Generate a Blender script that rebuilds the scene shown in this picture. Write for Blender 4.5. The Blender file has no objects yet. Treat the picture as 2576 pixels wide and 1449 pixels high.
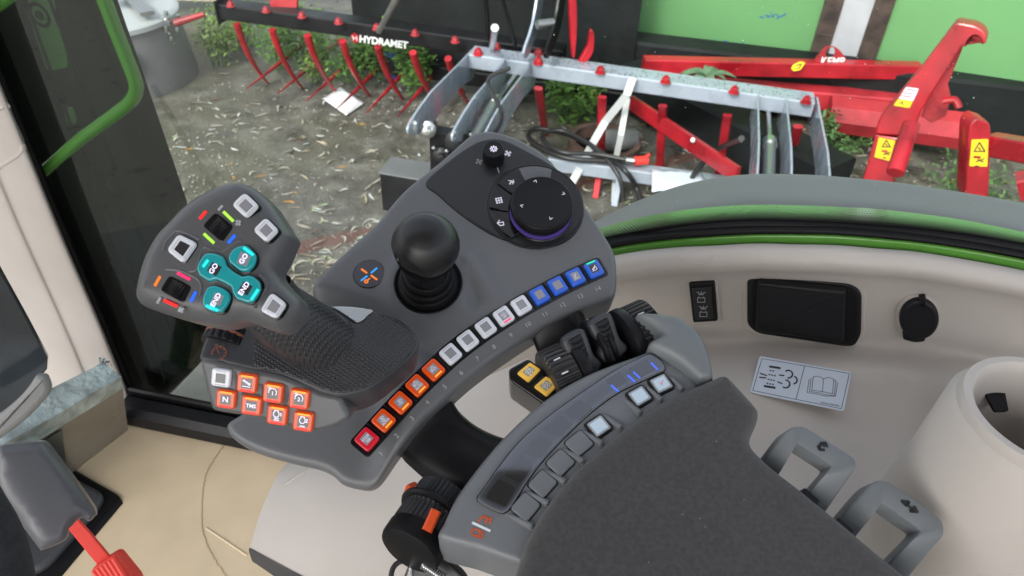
import bpy, bmesh, math, random
from mathutils import Vector, Matrix, noise
from mathutils.geometry import delaunay_2d_cdt
random.seed(7)
S = bpy.context.scene
COL = S.collection
# ------------------------------------------------------------------ camera
FW, CX, CY = 1900.0, 1288.0, 724.5          # focal length and centre, in units of a 2576 px wide picture
CAM = Vector((0, 0, 2.6))
_up = Vector((118, 2376, 1900)).normalized()            # world up seen in camera axes
_rt = (Vector((1, 0, 0)) - _up * _up.x).normalized()    # world X in camera axes
_fw = _up.cross(_rt)                                    # world Y in camera axes
R = Matrix((_rt, _fw, _up))                             # camera axes -> world
cam = bpy.data.cameras.new('camera')
camo = bpy.data.objects.new('camera', cam); COL.objects.link(camo)
camo.matrix_world = Matrix.Translation(CAM) @ R.to_4x4()
cam.sensor_width = 36; cam.lens = 36 * FW / 2576; cam.clip_start = 0.02; cam.clip_end = 300
cam.dof.use_dof = True; cam.dof.focus_distance = 0.68; cam.dof.aperture_fstop = 13.0
S.camera = camo
# ------------------------------------------------------------------ sky, sun, exposure
w = bpy.data.worlds.new("World"); S.world = w; w.use_nodes = True
nt = w.node_tree; nt.nodes.clear()
SUN_EL, SUN_AZ = 42, -150                                # azimuth from +Y towards +X
sky = nt.nodes.new('ShaderNodeTexSky'); sky.sky_type = 'NISHITA'; sky.sun_disc = False
sky.sun_elevation = math.radians(SUN_EL); sky.sun_rotation = math.radians(SUN_AZ)
sky.dust_density = 4.0; sky.air_density = 1.0; sky.ozone_density = 1.0
hs = nt.nodes.new('ShaderNodeHueSaturation'); hs.inputs['Saturation'].default_value = 0.35
bg = nt.nodes.new('ShaderNodeBackground'); bg.inputs[1].default_value = 0.15
wo = nt.nodes.new('ShaderNodeOutputWorld')
nt.links.new(sky.outputs[0], hs.inputs['Color']); nt.links.new(hs.outputs[0], bg.inputs[0]); nt.links.new(bg.outputs[0], wo.inputs[0])
sl = bpy.data.lights.new('sun', 'SUN'); sl.energy = 0.85; sl.angle = math.radians(12); sl.color = (1, .95, .88)
so = bpy.data.objects.new('sun', sl); COL.objects.link(so)
_e, _a = math.radians(SUN_EL), math.radians(SUN_AZ)
sdir = Vector((math.sin(_a) * math.cos(_e), math.cos(_a) * math.cos(_e), math.sin(_e)))
so.rotation_euler = sdir.to_track_quat('Z', 'Y').to_euler()
S.view_settings.view_transform = 'Standard'; S.view_settings.look = 'None'
S.view_settings.exposure = 1.2; S.view_settings.gamma = 1.0
S.render.engine = 'CYCLES'
# ------------------------------------------------------------------ picture regions -> 2576 px picture
def RG(s, ox, oy): return lambda *a: (ox + a[0] * s, oy + a[1] * s)
R1 = RG(.29625, 268.3, 402.5); R2 = RG(.35182, 469.6, 737.9); R3 = RG(.37031, 737.9, 295.2)
R4 = RG(.41667, 939.2, 603.7); R5 = RG(.3125, 939.2, 1006.2); R6 = RG(.42708, 1475.8, 570.2)
R7 = RG(.35187, 1744.2, 939.2); R8 = RG(.44453, 0, 805); R9 = RG(.41667, 0, 0)
R10 = RG(.3125, 469.6, 0); R11 = RG(.33854, 939.2, 67.1); R12 = RG(.45312, 1408.7, 0)
RD = RG(1, 0, 0)
def mp(r, pts): return [r(*p) for p in pts]
def ray(px, py): return (R @ Vector((px - CX, CY - py, -FW))).normalized()
def at(px, py, d): return CAM + ray(px, py) * d          # point at a real distance
def onz(px, py, z): r = ray(px, py); return CAM + r * ((z - CAM.z) / r.z)
def onplane(px, py, o, n): r = ray(px, py); return CAM + r * ((o - CAM).dot(n) / r.dot(n))
class Frame:
    def __init__(s, px, py, dist, el, az=0, o=None, n=None, ux=None):
        e, a = math.radians(el), math.radians(az)
        s.N = n or Vector((math.sin(a) * math.cos(e), -math.cos(a) * math.cos(e), math.sin(e)))
        s.O = o or at(px, py, dist)
        x = ux or Vector((1, 0, 0))
        s.U = (x - s.N * x.dot(s.N)).normalized(); s.V = s.N.cross(s.U)
        s.M = Matrix(((s.U.x, s.V.x, s.N.x, s.O.x), (s.U.y, s.V.y, s.N.y, s.O.y), (s.U.z, s.V.z, s.N.z, s.O.z), (0, 0, 0, 1)))
    def uv(s, p, h=0.0):
        q = onplane(p[0], p[1], s.O + s.N * h, s.N) - s.O
        return Vector((q.dot(s.U), q.dot(s.V)))
    def uvs(s, pts, h=0.0): return [s.uv(p, h) for p in pts]
    def loc(s, P): q = P - s.O; return Vector((q.dot(s.U), q.dot(s.V), q.dot(s.N)))
    def shift(s, p, h=0.0): return Frame(0, 0, 0, 0, o=onplane(p[0], p[1], s.O + s.N * h, s.N), n=s.N, ux=s.U)
# ------------------------------------------------------------------ objects
def tag(o, label=None, cat=None, group=None, kind=None):
    if label: o['label'] = label
    if cat: o['category'] = cat
    if group: o['group'] = group
    if kind: o['kind'] = kind
    return o
def thing(name, label, cat, M=None, group=None):
    o = bpy.data.objects.new(name, None); COL.objects.link(o); o.empty_display_size = .02
    if M is not None: o.matrix_world = M
    return tag(o, label, cat, group)
def MF(p): return Matrix.Translation(p)
class G:
    def __init__(s): s.v = []; s.f = []; s.uv = None
    def add(s, vs, fs):
        b = len(s.v); s.v += [Vector(x) for x in vs]; s.f += [tuple(i + b for i in f) for f in fs]; return s
    def box(s, c, d, M=None):
        x, y, z = d[0] / 2, d[1] / 2, d[2] / 2; c = Vector(c)
        vs = [Vector((a * x, b * y, e * z)) for a in (-1, 1) for b in (-1, 1) for e in (-1, 1)]
        vs = [(M @ q if M else q) + c for q in vs]
        return s.add(vs, [(0, 1, 3, 2), (4, 6, 7, 5), (0, 4, 5, 1), (2, 3, 7, 6), (0, 2, 6, 4), (1, 5, 7, 3)])
    def bar(s, a, b, wd, ht, up=(0, 0, 1), bev=0.0):
        a, b = Vector(a), Vector(b); d = (b - a).normalized(); u = Vector(up); x = d.cross(u).normalized(); u = x.cross(d)
        hw, hh = wd / 2, ht / 2; c = bev or min(wd, ht) * .08
        pr = [(-hw + c, -hh), (hw - c, -hh), (hw, -hh + c), (hw, hh - c), (hw - c, hh), (-hw + c, hh), (-hw, hh - c), (-hw, -hh + c)]
        vs = [e + x * p[0] + u * p[1] for e in (a, b) for p in pr]
        return s.add(vs, [(i, (i + 1) % 8, 8 + (i + 1) % 8, 8 + i) for i in range(8)] + [tuple(range(7, -1, -1)), tuple(range(8, 16))])
    def loops(s, ls, cap0=True, cap1=True, closed=True):
        n = len(ls[0]); b = len(s.v)
        for l in ls: s.v += [Vector(q) for q in l]
        for k in range(len(ls) - 1):
            for i in range(n if closed else n - 1):
                j = (i + 1) % n
                s.f.append((b + k * n + i, b + k * n + j, b + (k + 1) * n + j, b + (k + 1) * n + i))
        if cap0: s.f.append(tuple(b + i for i in range(n - 1, -1, -1)))
        if cap1: s.f.append(tuple(b + (len(ls) - 1) * n + i for i in range(n)))
        return s
    def slab(s, o2, z0, z1, bev=.001, seg=3, cap0=True, M=None):
        o2 = ccw(o2); ls = [[(p.x, p.y, z0) for p in o2]]
        bev = min(bev, (z1 - z0) * .98) if z1 > z0 else bev
        for k in range(seg + 1):
            a = math.pi / 2 * k / seg
            q = inset(o2, bev * (1 - math.cos(a)))
            ls.append([(p.x, p.y, z1 - bev + bev * math.sin(a)) for p in q])
        if M: ls = [[M @ Vector(q) for q in l] for l in ls]
        return s.loops(ls, cap0)
    def tube(s, pts, r, n=10, closed=False, caps=True):
        pts = [Vector(p) for p in pts]; m = len(pts); ls = []
        d0 = (pts[1] - pts[0]).normalized(); x = d0.orthogonal().normalized()
        for i, p in enumerate(pts):
            if closed: d = (pts[(i + 1) % m] - pts[i - 1]).normalized()
            else: d = (pts[min(i + 1, m - 1)] - pts[max(i - 1, 0)]).normalized()
            x = (x - d * x.dot(d)).normalized(); y = d.cross(x)
            rr = r[i] if isinstance(r, (list, tuple)) else r
            ls.append([p + (x * math.cos(t) + y * math.sin(t)) * rr for t in [2 * math.pi * k / n for k in range(n)]])
        if closed: ls.append(ls[0]); caps = False
        return s.loops(ls, caps, caps)
    def lathe(s, prof, M=None, n=48, rib=None, caps=True):
        ls = []
        for (r, z) in prof:
            l = []
            for k in range(n):
                t = 2 * math.pi * k / n; q = Vector((r * math.cos(t), r * math.sin(t), z))
                if rib and rib[0] <= z <= rib[1]:
                    q = Vector((q.x * (1 + (rib[3] if k % rib[2] < rib[2] / 2 else 0) / max(r, 1e-6)), q.y * (1 + (rib[3] if k % rib[2] < rib[2] / 2 else 0) / max(r, 1e-6)), z))
                l.append(M @ q if M else q)
            ls.append(l)
        return s.loops(ls, caps and prof[0][0] > 1e-5, caps and prof[-1][0] > 1e-5)
    def grid(s, rows, uv=True):
        b = len(s.v); n = len(rows[0]); m = len(rows)
        for r in rows: s.v += [Vector(q) for q in r]
        for j in range(m - 1):
            for i in range(n - 1):
                s.f.append((b + j * n + i, b + j * n + i + 1, b + (j + 1) * n + i + 1, b + (j + 1) * n + i))
        if uv: s.uv = [(i / (n - 1), j / (m - 1)) for j in range(m) for i in range(n)]
        return s
    def field(s, o2, zf, res=.004, edge=.006, z0=-.02, rings=5, power=2.0):
        """height field over an outline, its rim rounded over and dropped as a skirt to z0"""
        o2 = ccw(o2); n = len(o2); pts = [tuple(p) for p in o2]; dd = [0.0] * n; edges = [(i, (i + 1) % n) for i in range(n)]
        for k in range(1, rings + 1):
            d = edge * (k / rings) ** 1.6
            q = inset(o2, d)
            for p in q:
                if inside(p, o2) and dist_to(p, o2) > d * .8: pts.append((p.x, p.y)); dd.append(d)
        xs = [p.x for p in o2]; ys = [p.y for p in o2]; x = min(xs)
        while x < max(xs):
            y = min(ys) + (res / 2 if int((x - min(xs)) / res) % 2 else 0)
            while y < max(ys):
                p = Vector((x, y))
                if inside(p, o2):
                    d = dist_to(p, o2)
                    if d > edge * 1.12: pts.append((x, y)); dd.append(d)
                y += res
            x += res
        r = delaunay_2d_cdt([Vector(p) for p in pts], edges, [], 1, 1e-7)
        b = len(s.v); V2, F2, OV = r[0], r[2], r[3]
        for i, p in enumerate(V2):
            o = OV[i][0] if OV[i] else -1
            d = dd[o] if o >= 0 else dist_to(p, o2)
            drop = 0
            if d < edge: drop = edge - math.sqrt(max(0, edge * edge - (edge - d) ** 2))
            s.v.append(Vector((p.x, p.y, zf(p.x, p.y) - drop)))
        for f in F2:
            a, c, e = (V2[k] for k in f[:3])
            s.f.append(tuple(b + k for k in (f if (c - a).cross(e - a) > 0 else f[::-1])))
        # skirt
        idx = {}
        for i, l in enumerate(OV):
            for o in l:
                if o < n: idx[o] = i
        bb = len(s.v)
        for k in range(n): q = s.v[b + idx[k]]; s.v.append(Vector((q.x, q.y, z0)))
        for k in range(n):
            j = (k + 1) % n
            s.f.append((b + idx[k], bb + k, bb + j, b + idx[j]))
        s.f.append(tuple(bb + k for k in range(n - 1, -1, -1)))
        return s
    def xf(s, M): s.v = [M @ q for q in s.v]; return s
    def mesh(s, name, sharp=38):
        me = bpy.data.meshes.new(name); me.from_pydata([tuple(q) for q in s.v], [], s.f)
        if s.uv and len(s.uv) == len(s.v):
            L = me.uv_layers.new(name='uv')
            for lp in me.loops: L.data[lp.index].uv = s.uv[lp.vertex_index]
        me.validate(); me.polygons.foreach_set('use_smooth', [True] * len(me.polygons))
        if sharp < 170:
            b = bmesh.new(); b.from_mesh(me); lim = math.radians(sharp)
            for f in b.faces: f.smooth = True
            for e in b.edges: e.smooth = not (len(e.link_faces) == 2 and (e.calc_face_angle(0) > lim or max(len(f.verts) for f in e.link_faces) > 6))
            b.to_mesh(me); b.free()
        me.update(); return me
    def build(s, name, mat, parent=None, M=None, sharp=38, **kw):
        me = s.mesh(name, sharp)
        for m in (mat if isinstance(mat, (list, tuple)) else [mat]): me.materials.append(m)
        o = bpy.data.objects.new(name, me); COL.objects.link(o)
        if parent: o.parent = parent
        if M is not None: o.matrix_world = M
        return tag(o, **kw) if kw else o
def inst(me, name, parent=None, M=None):
    o = bpy.data.objects.new(name, me); COL.objects.link(o)
    if parent: o.parent = parent
    if M is not None: o.matrix_local = M
    return o
def ccw(o2):
    o2 = [Vector((p[0], p[1])) for p in o2]; a = sum(o2[i - 1].cross(o2[i]) for i in range(len(o2)))
    return o2 if a > 0 else o2[::-1]
def inset(o2, d):
    if d == 0: return [p.copy() for p in o2]
    n = len(o2); out = []
    for i in range(n):
        a, b, c = o2[i - 1], o2[i], o2[(i + 1) % n]
        e1 = (b - a); e2 = (c - b)
        e1 = e1.normalized() if e1.length > 1e-9 else Vector((1, 0)); e2 = e2.normalized() if e2.length > 1e-9 else e1
        n1 = Vector((-e1.y, e1.x)); n2 = Vector((-e2.y, e2.x)); m = n1 + n2
        if m.length < .2: m = n1
        m.normalize(); k = max(.5, m.dot(n1)); out.append(b + m * (d / k))
    return out
def inside(p, o2):
    c = False; j = len(o2) - 1
    for i in range(len(o2)):
        a, b = o2[i], o2[j]
        if (a.y > p.y) != (b.y > p.y) and p.x < (b.x - a.x) * (p.y - a.y) / (b.y - a.y) + a.x: c = not c
        j = i
    return c
def dseg(p, a, b):
    ab = b - a; L = ab.length_squared
    t = 0 if L == 0 else max(0, min(1, (p - a).dot(ab) / L)); return (p - (a + ab * t)).length
def dist_to(p, o2): return min(dseg(p, o2[i - 1], o2[i]) for i in range(len(o2)))
def cat(pts, n=6, closed=False):
    pts = [Vector(p) for p in pts]; m = len(pts); out = []
    for i in range(m if closed else m - 1):
        if closed: p0, p1, p2, p3 = pts[i - 1], pts[i], pts[(i + 1) % m], pts[(i + 2) % m]
        else: p0, p1, p2, p3 = pts[max(i - 1, 0)], pts[i], pts[i + 1], pts[min(i + 2, m - 1)]
        for k in range(n):
            t = k / n
            out.append(.5 * ((2 * p1) + (p2 - p0) * t + (2 * p0 - 5 * p1 + 4 * p2 - p3) * t * t + (3 * p1 - p0 - 3 * p2 + p3) * t ** 3))
    if not closed: out.append(pts[-1])
    return out
def rnd(pts, r, seg=4):
    """polygon with rounded corners"""
    pts = [Vector((p[0], p[1])) for p in pts]; n = len(pts); out = []
    for i in range(n):
        a, b, c = pts[i - 1], pts[i], pts[(i + 1) % n]; d1, d2 = (a - b), (c - b)
        rr = r[i] if isinstance(r, (list, tuple)) else r
        k = min(rr, d1.length * .45, d2.length * .45); p, q = b + d1.normalized() * k, b + d2.normalized() * k
        for j in range(seg + 1):
            t = j / seg; out.append(p * (1 - t) ** 2 + b * 2 * t * (1 - t) + q * t * t)
    return out
def circ(c, r, n=40, ry=None, a0=0, a1=2 * math.pi, end=False):
    m = n + (1 if end else 0)
    return [Vector((c[0] + r * math.cos(a0 + (a1 - a0) * k / n), c[1] + (ry or r) * math.sin(a0 + (a1 - a0) * k / n))) for k in range(m)]
def rot2(p, a, c=(0, 0)):
    ca, sa = math.cos(a), math.sin(a); return Vector((c[0] + p[0] * ca - p[1] * sa, c[1] + p[0] * sa + p[1] * ca))
def rect(c, wd, ht, a=0): return [rot2((x * wd / 2, y * ht / 2), a, c) for x, y in ((-1, -1), (1, -1), (1, 1), (-1, 1))]
def axisM(p, q, x=None):
    """matrix whose Z runs from p to q"""
    z = (Vector(q) - Vector(p)).normalized(); x = (x - z * x.dot(z)).normalized() if x else z.orthogonal().normalized(); y = z.cross(x)
    return Matrix(((x.x, y.x, z.x, p[0]), (x.y, y.y, z.y, p[1]), (x.z, y.z, z.z, p[2]), (0, 0, 0, 1)))
def strokes(lines, wd, z, th=.0003, c=(0, 0), a=0, sc=1.0, g=None):
    """thin raised print: polylines in local units"""
    g = g or G()
    for l in lines:
        pts = [rot2((p[0] * sc, p[1] * sc), a, c) for p in l]
        for p, q in zip(pts[:-1], pts[1:]):
            d = q - p
            if d.length < 1e-7: continue
            m = Vector((-d.y, d.x)).normalized() * wd / 2; e = d.normalized() * wd * .25
            vs = [(x.x, x.y, zz) for zz in (z, z + th) for x in (p - m - e, q - m + e, q + m + e, p + m - e)]
            g.add(vs, [(0, 3, 2, 1), (4, 5, 6, 7), (0, 1, 5, 4), (1, 2, 6, 5), (2, 3, 7, 6), (3, 0, 4, 7)])
    return g
_tc = {}
def text(s, size, c, a, z, mat, parent, name='lettering', th=.0002, bold=0.0, shear=0.0, M=None):
    key = (s, round(size, 5), th, bold, shear, mat.name)
    if key not in _tc:
        cu = bpy.data.curves.new(name, 'FONT'); cu.body = s; cu.size = size; cu.align_x = 'CENTER'; cu.align_y = 'CENTER'
        cu.extrude = th; cu.offset = bold; cu.shear = shear; cu.resolution_u = 3
        o = bpy.data.objects.new(name, cu); COL.objects.link(o)
        dg = bpy.context.evaluated_depsgraph_get(); me = bpy.data.meshes.new_from_object(o.evaluated_get(dg)); me.name = name
        bpy.data.objects.remove(o); bpy.data.curves.remove(cu); me.materials.clear(); me.materials.append(mat); _tc[key] = me
    return inst(_tc[key], name, parent, (M or Matrix.Identity(4)) @ Matrix.Translation((c[0], c[1], z)) @ Matrix.Rotation(a, 4, 'Z'))
def loft(curves, nu=40, nv=6, name=None):
    """surface through several 3-D curves given as lists of (px, py, distance)"""
    cs = []
    for c in curves:
        q = [p if isinstance(p, Vector) else at(*p) for p in c]; q = cat(q, 8)
        L = [0]
        for a, b in zip(q[:-1], q[1:]): L.append(L[-1] + (b - a).length)
        o = []; j = 0
        for k in range(nu + 1):
            t = L[-1] * k / nu
            while j < len(L) - 2 and L[j + 1] < t: j += 1
            f = (t - L[j]) / max(1e-9, L[j + 1] - L[j]); o.append(q[j].lerp(q[j + 1], min(1, max(0, f))))
        cs.append(o)
    rows = list(zip(*[cat([c[i] for c in cs], nv) for i in range(nu + 1)]))
    return [list(r) for r in rows]
# ------------------------------------------------------------------ materials
M_ = {}
def mat(name, col, rough=.5, metal=0.0, bump=0.0, bscale=400, var=0.0, vscale=20, coat=0.0, emit=None, es=1.0, spec=.5, sheen=0.0, var2=None, trans=0.0, alpha=1.0, rvar=0.0, detail=4):
    m = bpy.data.materials.new(name); m.use_nodes = True; t = m.node_tree; b = t.nodes['Principled BSDF']
    b.inputs['Base Color'].default_value = (*col, 1); b.inputs['Roughness'].default_value = rough; b.inputs['Metallic'].default_value = metal
    b.inputs['Coat Weight'].default_value = coat; b.inputs['Coat Roughness'].default_value = .08; b.inputs['Specular IOR Level'].default_value = spec
    b.inputs['Sheen Weight'].default_value = sheen; b.inputs['Transmission Weight'].default_value = trans; b.inputs['Alpha'].default_value = alpha
    if emit: b.inputs['Emission Color'].default_value = (*emit, 1); b.inputs['Emission Strength'].default_value = es
    tc = t.nodes.new('ShaderNodeTexCoord')
    if bump:
        n = t.nodes.new('ShaderNodeTexNoise'); n.inputs['Scale'].default_value = bscale; n.inputs['Detail'].default_value = 3
        bn = t.nodes.new('ShaderNodeBump'); bn.inputs['Strength'].default_value = bump; bn.inputs['Distance'].default_value = .002 if bscale > 60 else .02
        t.links.new(tc.outputs['Object'], n.inputs['Vector']); t.links.new(n.outputs['Fac'], bn.inputs['Height']); t.links.new(bn.outputs[0], b.inputs['Normal'])
    if var or rvar:
        n = t.nodes.new('ShaderNodeTexNoise'); n.inputs['Scale'].default_value = vscale; n.inputs['Detail'].default_value = detail
        t.links.new(tc.outputs['Object'], n.inputs['Vector'])
    if var:
        r = t.nodes.new('ShaderNodeValToRGB'); e = r.color_ramp.elements; e[0].position = .35; e[1].position = .65
        c2 = var2 or tuple(min(1, c * (1 + var)) for c in col); c1 = tuple(c * (1 - var) for c in col) if not var2 else col
        e[0].color = (*c1, 1); e[1].color = (*c2, 1)
        t.links.new(n.outputs['Fac'], r.inputs[0]); t.links.new(r.outputs[0], b.inputs['Base Color'])
    if rvar:
        mr = t.nodes.new('ShaderNodeMapRange'); mr.inputs[1].default_value = .3; mr.inputs[2].default_value = .7
        mr.inputs[3].default_value = max(.02, rough - rvar); mr.inputs[4].default_value = min(1, rough + rvar)
        t.links.new(n.outputs['Fac'], mr.inputs[0]); t.links.new(mr.outputs[0], b.inputs['Roughness'])
    M_[name] = m; return m
softgrey = mat('soft touch grey plastic', (.128, .133, .142), .37, bump=.12, bscale=1500, rvar=.05, vscale=60)
headgrey = mat('joystick plastic', (.098, .099, .105), .35, bump=.10, bscale=1500, rvar=.04, vscale=50)
darkgrey = mat('dark grey plastic', (.045, .047, .053), .45, bump=.15, bscale=1400, rvar=.05)
blackpl = mat('black plastic', (.010, .010, .012), .38, spec=.25, bump=.10, bscale=1200, rvar=.06)
blackgl = mat('gloss black', (.006, .006, .007), .12)
blackmt = mat('matt black panel', (.016, .017, .019), .34, bump=.06, bscale=1800)
armgrey = mat('armrest grey plastic', (.160, .170, .183), .38, bump=.15, bscale=1300, var=.03, vscale=30)
lipgrey = mat('armrest cover grey', (.155, .17, .18), .40, bump=.10, bscale=1300)
fabric = mat('dark alcantara', (.045, .043, .044), .95, bump=.5, bscale=1400, var=.18, vscale=300, sheen=.3)
seatfab = mat('seat cloth', (.025, .026, .03), .95, bump=.5, bscale=700, var=.2, vscale=120)
beige = mat('beige trim', (.50, .46, .425), .50, bump=.12, bscale=900, var=.03, vscale=9, rvar=.05)
beigel = mat('light beige trim', (.56, .52, .47), .45, bump=.10, bscale=900)
card = mat('cardboard', (.57, .46, .31), .85, bump=.10, bscale=300, var=.05, vscale=14, detail=8)
rubber = mat('black rubber', (.005, .005, .006), .5, spec=.22, bump=.1, bscale=300)
greenp = mat('green paint', (.10, .30, .04), .25, coat=.5, var=.05, vscale=12)
greenr = mat('green rail paint', (.06, .19, .03), .25, coat=.5)
greend = mat('dark green paint', (.02, .07, .015), .25, coat=.5)
outgrey = mat('outer fender grey', (.235, .235, .23), .55, bump=.1, bscale=200, var=.05, vscale=4)
pillar = mat('black pillar', (.004, .007, .005), .22, spec=.04, var=.3, vscale=6)
whitek = mat('white key', (.66, .68, .73), .22, emit=(.8, .85, 1), es=.04, coat=.5)
disp = mat('key display', (.20, .20, .22), .25, emit=(.5, .5, .6), es=.05, coat=.5)
dispd = mat('dark display', (.03, .03, .035), .2, coat=.6)
orangek = mat('orange key', (.45, .045, .005), .25, emit=(1, .10, .005), es=.12, coat=.6)
redk = mat('red key', (.42, .008, .022), .25, emit=(1, .01, .04), es=.10, coat=.6)
bluek = mat('blue key', (.015, .075, .36), .22, emit=(.02, .15, 1), es=.10, coat=.6)
tealk = mat('teal key', (.01, .20, .22), .20, emit=(0, .5, .55), es=.10, coat=.7)
yelk = mat('yellow key', (.60, .36, .04), .3, emit=(1, .6, .1), es=.12, coat=.5)
def glow(n, c, s): return mat(n, tuple(x * .3 for x in c), .4, emit=c, es=s)
ledr = glow('red led', (1, .02, .02), 0.55); ledo = glow('orange led', (1, .22, .02), 0.42); ledy = glow('amber led', (1, .42, .03), 0.45)
ledg = glow('lime led', (.5, 1, .08), 0.38); ledb = glow('blue led', (.01, .12, 1), 0.6); ledc = glow('cyan led', (.02, .85, .8), 0.45)
ledp = glow('pink led', (1, .03, .15), 0.5); ledw = glow('white legend', (.85, .8, 1), 0.5); leds = glow('soft legend', (.75, .72, .85), 0.3)
ledgr = glow('green led', (.02, .85, .3), 0.4); ledv = glow('violet glow', (.16, .09, .5), 0.08); skyb = glow('sky blue led', (.03, .35, .9), 0.42)
print_ = mat('grey print', (.42, .43, .45), .6); printw = mat('white print', (.75, .76, .78), .5); printo = mat('orange print', (.62, .10, .03), .5)
printb = mat('brown print', (.30, .10, .06), .6); ink = mat('black ink', (.02, .02, .025), .6)
wheelb = mat('wheel black plastic', (.034, .034, .037), .42, bump=.08, bscale=1200)
orangep = mat('orange plastic', (.75, .09, .02), .4, bump=.1, bscale=500)
redstrap = mat('red webbing', (.75, .045, .03), .6, bump=.4, bscale=900); redpl = mat('red plastic', (.78, .045, .03), .35)
sticker = mat('white sticker', (.60, .66, .76), .25, coat=.3)
redp = mat('red paint', (.34, .007, .016), .36, coat=.25, var=.32, vscale=5, rvar=.14, detail=9, bump=.12, bscale=80)
redd = mat('weathered red paint', (.36, .02, .03), .55, var=.25, vscale=5, bump=.2, bscale=60)
greyp = mat('grey blue paint', (.30, .34, .41), .28, coat=.5, var=.06, vscale=8, rvar=.1)
chrome = mat('wet steel', (.55, .56, .56), .18, metal=1.0, rvar=.1, vscale=30)
steel = mat('dull steel', (.38, .39, .40), .35, metal=.9, rvar=.12, vscale=20)
blackf = mat('black painted steel', (.007, .007, .009), .38, spec=.25, var=.3, vscale=5, rvar=.1)
blackboard = mat('black rubber board', (.008, .010, .011), .6, spec=.22, var=.35, vscale=3, bump=.3, bscale=20)
contg = mat('green container paint', (.125, .30, .12), .55, var=.06, vscale=1.2, bump=.06, bscale=30)
rust = mat('rusty brown frame', (.05, .034, .028), .75, var=.5, vscale=8, bump=.4, bscale=60)
rust2 = mat('rusty ring', (.09, .05, .04), .8, var=.4, vscale=10)
whitew = mat('white weathered paint', (.42, .43, .47), .6, var=.10, vscale=4, bump=.1, bscale=60)
hose = mat('black hose', (.018, .018, .02), .38); strapw = mat('white strap', (.50, .52, .53), .55, bump=.2, bscale=200)
paper = mat('paper', (.74, .76, .80), .6, bump=.2, bscale=15); yel = mat('yellow decal', (.80, .55, .02), .45)
concrete = mat('grey tank', (.13, .135, .14), .42, var=.15, vscale=3, rvar=.12); tanktop = mat('wet tank lid', (.42, .45, .46), .14, bump=.3, bscale=12, rvar=.08, vscale=6)
leafm = [mat('weed leaf', c, .5, var=.3, vscale=20) for c in ((.12, .25, .045), (.21, .33, .08), (.08, .16, .05))]
fallm = [mat('fallen leaf', c, .38, var=.15, vscale=20) for c in ((.40, .37, .30), (.48, .50, .48), (.30, .25, .18), (.42, .22, .045), (.22, .27, .15), (.26, .13, .08), (.30, .27, .22))]
plasticw = None
def glassmat(name, tint=(1, 1, 1), refl=1.0, rough=.0, veil=0.0):
    m = bpy.data.materials.new(name); m.use_nodes = True; t = m.node_tree; t.nodes.clear()
    o = t.nodes.new('ShaderNodeOutputMaterial'); tr = t.nodes.new('ShaderNodeBsdfTransparent'); tr.inputs[0].default_value = (*tint, 1)
    gl = t.nodes.new('ShaderNodeBsdfGlossy'); gl.inputs['Roughness'].default_value = rough
    fr = t.nodes.new('ShaderNodeFresnel'); fr.inputs[0].default_value = 1.45
    mu = t.nodes.new('ShaderNodeMath'); mu.operation = 'MULTIPLY'; mu.inputs[1].default_value = refl
    mx = t.nodes.new('ShaderNodeMixShader'); t.links.new(fr.outputs[0], mu.inputs[0]); t.links.new(mu.outputs[0], mx.inputs[0])
    t.links.new(tr.outputs[0], mx.inputs[1]); t.links.new(gl.outputs[0], mx.inputs[2]); t.links.new(mx.outputs[0], o.inputs[0])
    M_[name] = m; return m
wglass = glassmat('window glass', (.94, .97, .95), .14)
cover = glassmat('clear cover', (.88, .91, .97), 3.2, .05)
clear = glassmat('clear key cap', (.95, .95, .97), 2.0, .05)
dark_glass = glassmat('dark tinted glass', (.10, .12, .13), 1.5, .05)
# ================================================================== OUTSIDE THE CAB
Z = Vector((0, 0, 1))
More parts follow.
